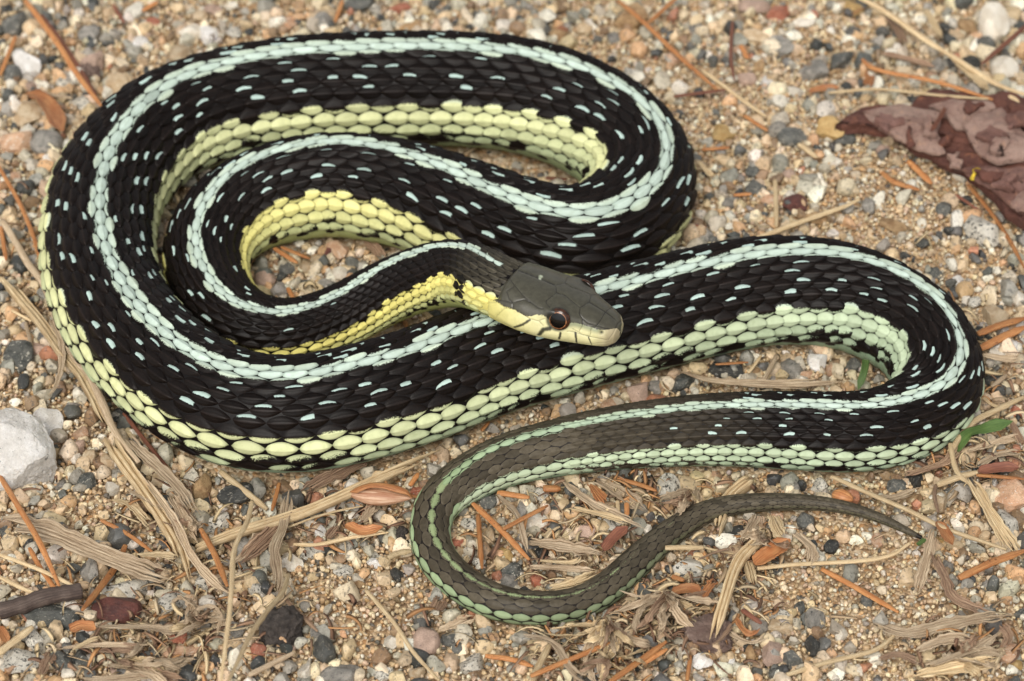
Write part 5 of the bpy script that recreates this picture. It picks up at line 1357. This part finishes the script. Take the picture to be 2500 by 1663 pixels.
    ('pine_needle', N, [(2004, 1383), (2098, 1438), (2195, 1504)], 16, 2.2, 'straight orange pine needle lying on open sand past the thin kinked straw'), ('dry_grass_leaf', G_, [(2285, 1283), (2258, 1369), (2231, 1463)], 26, 3.2, None), ('dry_grass_leaf', B_, [(2264, 1344), (2285, 1407), (2308, 1457), (2365, 1484), (2440, 1504)], 28, 3.2, 'curved brown leaf strip running from the tail tip'),
    ('straw_stem', S_, [(2027, 1158), (2120, 1200), (2212, 1239), (2327, 1293), (2463, 1352)], 13, 3.4, 'long thin straw passing close to the tail tip'), ('dry_grass_leaf', S_, [(2352, 1170), (2423, 1277), (2503, 1382)], 38, 3.2, 'broad flat straw beside the large orange pink stone'), ('pine_needle', N, [(2337, 1427), (2420, 1385), (2504, 1348)], 21, 3.4, 'thick spotted orange pine needle past the tail tip'),
    ('bud_husk', 'husk', [(2287, 1278), (2305, 1305), (2325, 1338)], 28, 3.4, None), ('dry_grass_leaf', G_, [(2078, 1187), (2174, 1214), (2268, 1191)], 24, 2.6, None), ('straw_stem', B_, [(2283, 1190), (2280, 1215), (2290, 1260)], 10, 3.0, None), ('straw_stem', S_, [(2283, 1187), (2330, 1170), (2383, 1158)], 17, 3.0, None), ('pine_needle', N, [(2381, 1165), (2440, 1168), (2504, 1173)], 11, 3.0, None),
    ('dry_grass_leaf', B_, [(2191, 1160), (2260, 1145), (2316, 1124), (2362, 1058)], 28, 2.2, 'grey brown flat stick pressed under the last wide bend'), ('bud_husk', R_, [(2386, 1158), (2440, 1148), (2488, 1146)], 30, 3.0, None), ('straw_stem', S_, [(2318, 1090), (2340, 1160), (2370, 1190)], 14, 3.0, None),
    ('dry_grass_leaf', G_, [(2122, 1516), (2212, 1549), (2308, 1534), (2420, 1520), (2504, 1517)], 30, 2.8, 'long twisted grey blade on sand past the brown leaf strip'), ('dry_grass_leaf', G_, [(2243, 1612), (2327, 1576), (2387, 1588)], 32, 3.0, None), ('dry_grass_leaf', G_, [(2250, 1641), (2365, 1599), (2436, 1551)], 26, 3.4, None), ('dry_grass_leaf', S_, [(2226, 1658), (2365, 1641), (2444, 1632)], 40, 2.8, None), ('straw_stem', S_, [(1916, 1646), (2021, 1618), (2136, 1591), (2191, 1547)], 13, 2.2, None), ('dry_grass_leaf', B_, [(2140, 1625), (2200, 1615), (2260, 1640)], 22, 2.4, None), ('dry_grass_leaf', B_, [(2440, 1540), (2460, 1570), (2445, 1600)], 26, 3.0, None),
    ('pine_needle', N, [(1677, 1667), (1686, 1603)], 11, 2.0, None), ('dry_grass_leaf', 'husk', [(1708, 1480), (1728, 1440), (1745, 1410)], 28, 3.2, None), ('bud_husk', 'husk', [(1640, 1448), (1680, 1440), (1715, 1452)], 34, 2.8, None), ('dry_grass_leaf', B_, [(1800, 1530), (1770, 1570), (1735, 1590)], 12, 3.6, None), ('dry_grass_leaf', G_, [(1770, 1555), (1830, 1575), (1880, 1550)], 20, 2.4, None), ('pine_needle', R_, [(1810, 1490), (1860, 1525)], 14, 2.4, None), ('dry_grass_leaf', 'husk', [(1800, 1500), (1840, 1545), (1870, 1530)], 14, 2.8, None), ('pine_needle', N, [(1640, 1405), (1672, 1418)], 14, 2.2, None),
    # right of the last bend
    ('pine_needle', N, [(2386, 814), (2440, 795), (2504, 774)], 20, 2.6, None), ('pine_needle', N, [(2393, 848), (2450, 822), (2504, 798)], 22, 2.4, None), ('dry_grass_leaf', G_, [(2393, 866), (2450, 875), (2504, 876)], 26, 2.6, None), ('dry_grass_leaf', S_, [(2390, 955), (2430, 985), (2470, 990)], 16, 2.2, None),
    ('straw_stem', S_, [(2316, 1116), (2365, 1047), (2423, 1008), (2504, 960)], 16, 2.8, 'pale straw stem fanning out beside the green blade'), ('dry_grass_leaf', G_, [(2350, 1110), (2420, 1085), (2504, 1060)], 18, 2.4, None), ('dry_grass_leaf', G_, [(2390, 1150), (2440, 1120), (2504, 1105)], 26, 2.6, None), ('dry_grass_leaf', B_, [(2470, 1010), (2490, 1060), (2504, 1100)], 18, 2.6, None), ('straw_stem', G_, [(2420, 940), (2460, 905)], 12, 2.2, None),
    ('green_grass_leaf', 'green', [(2329, 1106), (2365, 1066), (2411, 1050), (2474, 1030)], 38, [2, 4, 6, 7], 'pointed green grass blade sticking out by the last wide bend'), ('green_grass_leaf', 'green', [(2113, 884), (2109, 913), (2094, 959)], 18, [4, 4, 2.5], 'small green grass blade inside the wide bend'), ('green_grass_leaf', 'green', [(2240, 1335), (2252, 1326), (2260, 1320)], 14, 2.4, 'tiny green leaf scrap at the tail tip'),
    # inside the wide bend
    ('dry_grass_leaf', G_, [(1671, 908), (1753, 936), (1906, 945), (2092, 947)], 28, [3, 3, 3, 2.6], 'long flat dry blade lying across the wide bend'), ('straw_stem', S_, [(1830, 912), (1868, 868)], 9, 2.6, None), ('straw_stem', G_, [(1866, 926), (1893, 862)], 13, 2.8, None), ('pine_needle', N, [(1745, 890), (1828, 888)], 8, 3.0, None),
    # hollows
    ('straw_stem', S_, [(1405, 412), (1422, 450), (1430, 474)], 9, 1.8, None), ('pine_needle', R_, [(1330, 420), (1385, 425)], 11, 1.6, None), ('pine_needle', N, [(668, 607), (727, 638)], 13, 2.8, None), ('pine_needle', N, [(685, 604), (758, 627)], 10, 3.2, None), ('pine_needle', N, [(702, 697), (719, 731)], 12, 2.6, None), ('dry_grass_leaf', B_, [(880, 568), (915, 595), (942, 628)], 26, 2.0, None), ('pine_needle', N, [(988, 782), (1000, 812)], 12, 1.8, None), ('straw_stem', S_, [(1040, 770), (1070, 790)], 16, 1.6, None), ('pine_needle', N, [(1175, 1050), (1195, 1030)], 10, 1.8, None),
]:
    piece(k, m, px, w, lift, lab)

# tufts of torn dry grass: a crown of blades growing from one base
def tuft(px, py, n, spread, label, seed, dirs=(0, 360), mats=(G_, G_, B_, S_)):
    r = random.Random(seed)
    root = bpy.data.objects.new('dry_grass_tuft', None); COL.objects.link(root); root.empty_display_size = 0.005
    tag(root, label, 'grass tuft', 'torn grass tufts')
    for i in range(n):
        a = math.radians(r.uniform(*dirs)); l = spread * r.uniform(0.45, 1.0)
        bx, by = px + r.uniform(-14, 14), py + r.uniform(-10, 10)
        bend = r.uniform(-0.7, 0.7)
        p = [(bx, by)]
        for t in (0.35, 0.7, 1.0):
            aa = a + bend * t
            p.append((bx + math.cos(aa) * l * t, by - math.sin(aa) * l * t * 0.72))
        piece('dry_grass_leaf', r.choice(mats), p, r.uniform(8, 26), [2.2, r.uniform(2.5, 5), r.uniform(2.5, 5.5), r.uniform(1.8, 4)], parent=root, fray=0.2, twist=0.9).name = 'blade'
    return root


tuft(1625, 1440, 22, 190, 'fibrous dry grass tuft with roots beside the granite pebble', 5, (190, 330))
tuft(1480, 1520, 20, 150, 'tangled dry grass tuft between tail curve and orange needles', 6, (150, 330))
tuft(1480, 1600, 14, 120, 'loose curled dry grass tuft under the orange needles', 16, (0, 360))
tuft(500, 1530, 14, 110, 'curly dry grass tuft beside the dark red stone', 7, (0, 360))
tuft(300, 1620, 16, 190, 'flat torn grass tuft between the speckled stones', 8, (-25, 25))
tuft(2330, 1620, 8, 140, 'pale torn grass tuft past the twisted grey blade', 9, (-30, 60))
tuft(470, 1310, 8, 120, 'frayed grass tuft under the crossed grey blades', 10, (70, 140))
tuft(1690, 1190, 8, 120, 'dark frayed grass tuft pressed against the snake before its tail', 12, (180, 330))
tuft(1860, 1300, 7, 80, 'small dry grass tuft beside the glossy orange husk', 13, (200, 340))


# ------------------------------------------------------------------ bark flake, bud, clod, seeds
def slab(name, px, z0, thick, mat, parent=None, relief=0.0006, dome=0.001, seed=0, tilt=0.0):
    r = np.random.default_rng(seed)
    W, _ = unproj(np.array(px, float), z0)
    W = np.concatenate([W, W[:1]])
    d = np.concatenate([[0], np.cumsum(np.linalg.norm(np.diff(W, axis=0), axis=1))])
    m = max(40, int(d[-1] / 0.0009))
    t = np.linspace(0, d[-1], m, endpoint=False)
    O = np.stack([np.interp(t, d, W[:, i]) for i in range(2)], 1)
    O = O + smooth1(r.normal(0, 1, (m, 2)), 1) * 0.0005 + smooth1(r.normal(0, 1, (m, 2)), 4) * 0.0016
    c = O.mean(0)
    rings = [(0.985, -1), (1.0, -0.4), (1.0, 0.6), (0.985, 1)] + [(k, 1) for k in np.linspace(0.95, 0.04, 22)]
    V = []
    for k, s in rings:
        p = c + (O - c) * k
        nz = (vnoise(p[:, 0] * 900, p[:, 1] * 900, seed + 5) - 0.5) * relief * 0.5 + (vnoise(p[:, 0] * 420, p[:, 1] * 420, seed + 3) - 0.5) * relief + (vnoise(p[:, 0] * 130, p[:, 1] * 130, seed + 4) - 0.5) * relief * 1.8
        z = z0 + s * thick / 2 + nz * (1 if s > 0 else 0.5) + dome * (1 - k ** 2) + tilt * (p[:, 1] - c[1])
        V.append(np.stack([p[:, 0], p[:, 1], z], 1))
    V = np.concatenate(V)
    base = np.array([c[0], c[1], z0]) if parent is None else np.zeros(3)
    F = grid_faces(len(rings), m, True)
    me = new_mesh(name, V - base, F)
    o = link(name, me, mat, parent); o.location = base
    return o


def bark_mat(name, c1, c2, c3):
    g = NT(name)
    co = g.n('ShaderNodeNewGeometry').outputs['Position']
    a = g.noise(co, 160.0, 6.0, 0.65); b = g.noise(co, 700.0, 5.0, 0.7)
    c = g.mix(g.smooth(a, 0.38, 0.62), lin(c1), lin(c2))
    c = g.mix(g.smooth(b, 0.55, 0.72, 0.0, 0.7), c, lin(c3))
    c = g.mix(g.smooth(b, 0.28, 0.44, 0.6, 0.0), c, lin((62, 44, 40)))
    g.set(Base_Color=c, Roughness=0.75); g.b.inputs['Specular IOR Level'].default_value = 0.3
    g.bump(b, 1.0, 0.0012)
    return g.m


def c9(x, y): return (2000 + x / 3.92, 150 + y / 3.92)


BK = bark_mat('bark_mauve', (142, 108, 98), (118, 84, 74), (178, 132, 104)); BK2 = bark_mat('bark_dark', (116, 76, 64), (92, 60, 52), (156, 102, 74)); BK3 = bark_mat('bark_grey', (170, 142, 128), (144, 114, 102), (192, 152, 124))
outline = [(180, 590), (420, 470), (640, 470), (860, 410), (1080, 270), (1300, 330), (1600, 330), (1740, 280), (1960, 400), (2250, 560), (2600, 800), (2800, 1300), (2500, 1750), (2150, 1700), (1900, 1560), (1640, 1330), (1450, 1150), (1250, 1030), (1000, 900), (760, 770), (520, 690), (300, 650)]
bk = slab('bark_flake', [c9(*p) for p in outline], 0.0030, 0.0016, BK2, relief=0.0010, dome=0.0012, seed=40)
tag(bk, 'large flaky mauve brown bark piece lying on the sand', 'bark')
for i, (pl, z, mt) in enumerate([
        ([(430, 480), (640, 440), (820, 400), (1010, 440), (1170, 550), (1120, 690), (1180, 880), (1060, 900), (860, 800), (640, 680), (480, 600)], 0.0049, BK3),
        ([(1130, 420), (1300, 380), (1560, 400), (1680, 470), (1560, 560), (1450, 640), (1320, 600), (1220, 520)], 0.0052, BK3),
        ([(1430, 660), (1560, 520), (1720, 470), (1850, 620), (2000, 760), (2250, 900), (2200, 1000), (1960, 960), (1740, 1000), (1560, 900), (1420, 790)], 0.0056, BK3),
        ([(1360, 1060), (1560, 1010), (1760, 1030), (1960, 1000), (2250, 1080), (2400, 1350), (2200, 1560), (1960, 1500), (1720, 1320), (1500, 1160)], 0.0052, BK),
        ([(1140, 700), (1260, 640), (1300, 740), (1210, 850), (1150, 840)], 0.0050, BK2),
        ([(1760, 330), (1960, 420), (2200, 560), (2150, 680), (1960, 640), (1820, 520)], 0.0050, BK2)]):
    f = slab('flake', [c9(*p) for p in pl], z, 0.0009, mt, parent=None, relief=0.0008, dome=0.0007, seed=50 + i)
    loc = f.location.copy(); f.parent = bk; f.location = loc - bk.location
fr = np.random.default_rng(9)
for i, (fx, fy, fs) in enumerate([(620, 600, 130), (1000, 640, 110), (880, 720, 90), (1620, 760, 170), (1800, 860, 150), (1560, 1080, 110), (1760, 1160, 150), (1300, 960, 80), (1480, 430, 110), (1880, 560, 120), (1900, 1320, 160)]):
    an = np.sort(fr.uniform(0, 6.28, 9)); rr_ = fs * fr.uniform(0.5, 1.1, 9)
    f = slab('flake', [c9(fx + r_ * math.cos(t_), fy + r_ * 0.7 * math.sin(t_)) for t_, r_ in zip(an, rr_)], 0.0056 + 0.0006 * fr.random() + (0.0009 if fx > 1400 else 0), 0.0007, (BK, BK3, BK2)[i % 3], relief=0.0009, dome=0.0003, seed=90 + i)
    loc = f.location.copy(); f.parent = bk; f.location = loc - bk.location
sp = slab('lichen_speck', [c9(*p) for p in [(1505, 1060), (1530, 1045), (1560, 1070), (1545, 1100), (1510, 1095)]], 0.0062, 0.0005, simple('lichen_yellow', (206, 176, 60), 0.8, 0.2, 0, 900.0))
loc = sp.location.copy(); sp.parent = bk; sp.location = loc - bk.location
lf = piece('dry_grass_leaf', R_, [c9(1240, 430), c9(1170, 530), c9(1060, 680), c9(960, 790)], 10, 6.4, 'thin red brown stalk lying across the bark flake', curl=0.05, ratio=0.6)


def spindle(name, pxa, pxb, w, lift, mat, parent=None, sharp=1.2, seed=0, ang0=-math.pi, ang1=math.pi, grow=1.0):
    W, dep = litter_pts([pxa, pxb], lift)
    a, b = W; ax = b - a; L = np.linalg.norm(ax); ax /= L
    up = np.array([0, 0, 1.0]); up = up - ax * up.dot(ax); up /= np.linalg.norm(up); sd_ = np.cross(ax, up)
    n, m = 26, 24
    u = np.linspace(0, 1, n); rad = w / 2 * dep.mean() / FPX * (np.sin(np.pi * u ** 0.85) ** sharp) * grow + 0.00002
    be = np.linspace(ang0, ang1, m, endpoint=(ang1 - ang0 < 6.2))
    V = a + (u * L)[:, None, None] * ax + rad[:, None, None] * (np.cos(be)[None, :, None] * up * 0.85 + np.sin(be)[None, :, None] * sd_)
    wrap = not (ang1 - ang0 < 6.2)
    F = grid_faces(n, m, wrap)
    base = W.mean(0) if parent is None else np.zeros(3)
    me = new_mesh(name, V.reshape(-1, 3) - base, F)
    uvl = me.uv_layers.new(name='UVMap'); vi = np.zeros(len(me.loops), np.int32); me.loops.foreach_get('vertex_index', vi)
    UV = np.stack(np.meshgrid(u * L * 1000, np.linspace(0, 1, m), indexing='ij'), -1).reshape(-1, 2)
    uvl.data.foreach_set('uv', UV[vi].astype(np.float32).ravel())
    o = link(name, me, FIB[mat], parent); o.location = base
    return o


bud = bpy.data.objects.new('conifer_bud', None); COL.objects.link(bud); bud.empty_display_size = 0.004
tag(bud, 'pinkish brown conifer bud with a dark papery edge on the pale straw', 'bud')
spindle('bud_core', (850, 1194), (1006, 1212), 52, 3.6, 'budpink', bud, 0.85)
piece('bud_husk', 'husk', [(852, 1190), (915, 1174), (985, 1192), (1008, 1212)], 26, [4.6, 6.0, 5.2, 3.8], parent=bud, curl=-0.3).name = 'bud_scale'
piece('dry_grass_leaf', 'husk', [(985, 1205), (1000, 1210), (1020, 1211)], 12, 3.6, parent=bud).name = 'stalk'
sd1 = spindle('red_seed', (2032, 1196), (2084, 1216), 40, 2.6, 'husk', None, 0.6)
tag(sd1, 'glossy orange red seed lying against the thin tail', 'seed')
rs = pebble(1229, 1344, 46, 42, 'ochre', 10, label='amber resin chip beside the diagonal needle in the tail loop')
cl = pebble(1725, 1560, 130, 110, 'soil', 0, mesh=LUMP[1], sink=0.2, label='mauve brown soil clod at the foot of the stout straw stem')
cl.name = 'soil_clod'; cl['category'] = 'clod'
cl2 = pebble(215, 175, 70, 60, 'soil', 0, mesh=LUMP[2], sink=0.25, label='purplish soil crumb between the paired pine needle and granite'); cl2.name = 'soil_clod'; cl2['category'] = 'clod'

# ------------------------------------------------------------------ fine torn fibres and chips, uncountable
def fine_litter():
    r = np.random.default_rng(77)
    zones = [(480, 1500, 300, 140, 130), (300, 1600, 280, 70, 110), (1480, 1560, 260, 110, 220), (1650, 1460, 170, 120, 150), (1400, 1330, 230, 110, 110), (1560, 1190, 190, 55, 90), (1800, 1380, 130, 120, 80),
             (2330, 1600, 200, 70, 60), (2380, 1130, 120, 60, 60), (2420, 900, 90, 120, 40), (420, 1270, 190, 120, 70), (860, 1250, 170, 60, 60), (1250, 831, 1300, 870, 160)]
    Vs, Fs, Cs = [], [], []; off = 0
    pal = [lin(c) for c in ((206, 184, 148), (184, 158, 124), (214, 190, 148), (150, 118, 92), (190, 140, 92), (126, 94, 72))]
    for cx, cy, sx, sy, n in zones:
        for _ in range(n):
            if sx > 1000: p = (r.uniform(0, 2500), r.uniform(0, 1663))
            else: p = (r.normal(cx, sx * 0.5), r.normal(cy, sy * 0.5))
            W, dep = unproj([p], 0.0015)
            if under_snake(W[:, 0], W[:, 1], 0.85)[0]: continue
            L = r.uniform(0.0012, 0.0060); w = r.uniform(0.00012, 0.00045); a = r.uniform(0, 6.28); bend = r.normal(0, 0.8)
            t = np.linspace(0, 1, 6)
            ang = a + bend * t
            x = W[0, 0] + np.cumsum(np.cos(ang)) * L / 6; y = W[0, 1] + np.cumsum(np.sin(ang)) * L / 6
            z = ground_h(x, y) + r.uniform(0.0008, 0.0022) + r.uniform(0, 0.0012) * np.sin(t * 3)
            nx_, ny_ = -np.sin(ang), np.cos(ang); ww = w * (1 - 0.6 * t)
            tl = r.uniform(-0.6, 0.6)
            c0 = np.stack([x + nx_ * ww, y + ny_ * ww, z + tl * ww], 1); c1 = np.stack([x - nx_ * ww, y - ny_ * ww, z - tl * ww], 1); c2 = np.stack([x, y, z - ww * 0.6], 1)
            V = np.stack([c0, c1, c2], 1).reshape(-1, 3)
            Vs.append(V); Fs.append(grid_faces(6, 3, True) + off); off += len(V)
            Cs.append(np.broadcast_to(pal[r.integers(len(pal))] * r.uniform(0.7, 1.15), V.shape))
    me = new_mesh('litter', np.concatenate(Vs), np.concatenate(Fs))
    attr_col(me, 'gcol', np.concatenate(Cs))
    g = NT('litter_fibre'); g.set(Base_Color=g.attr('gcol'), Roughness=0.7)
    o = link('litter', me, g.m); tag(o, 'fine torn plant fibres and chips strewn over gravel', kind='stuff')


fine_litter()
print('pebbles', N_PEB[0], 'objects', len(scene.objects))
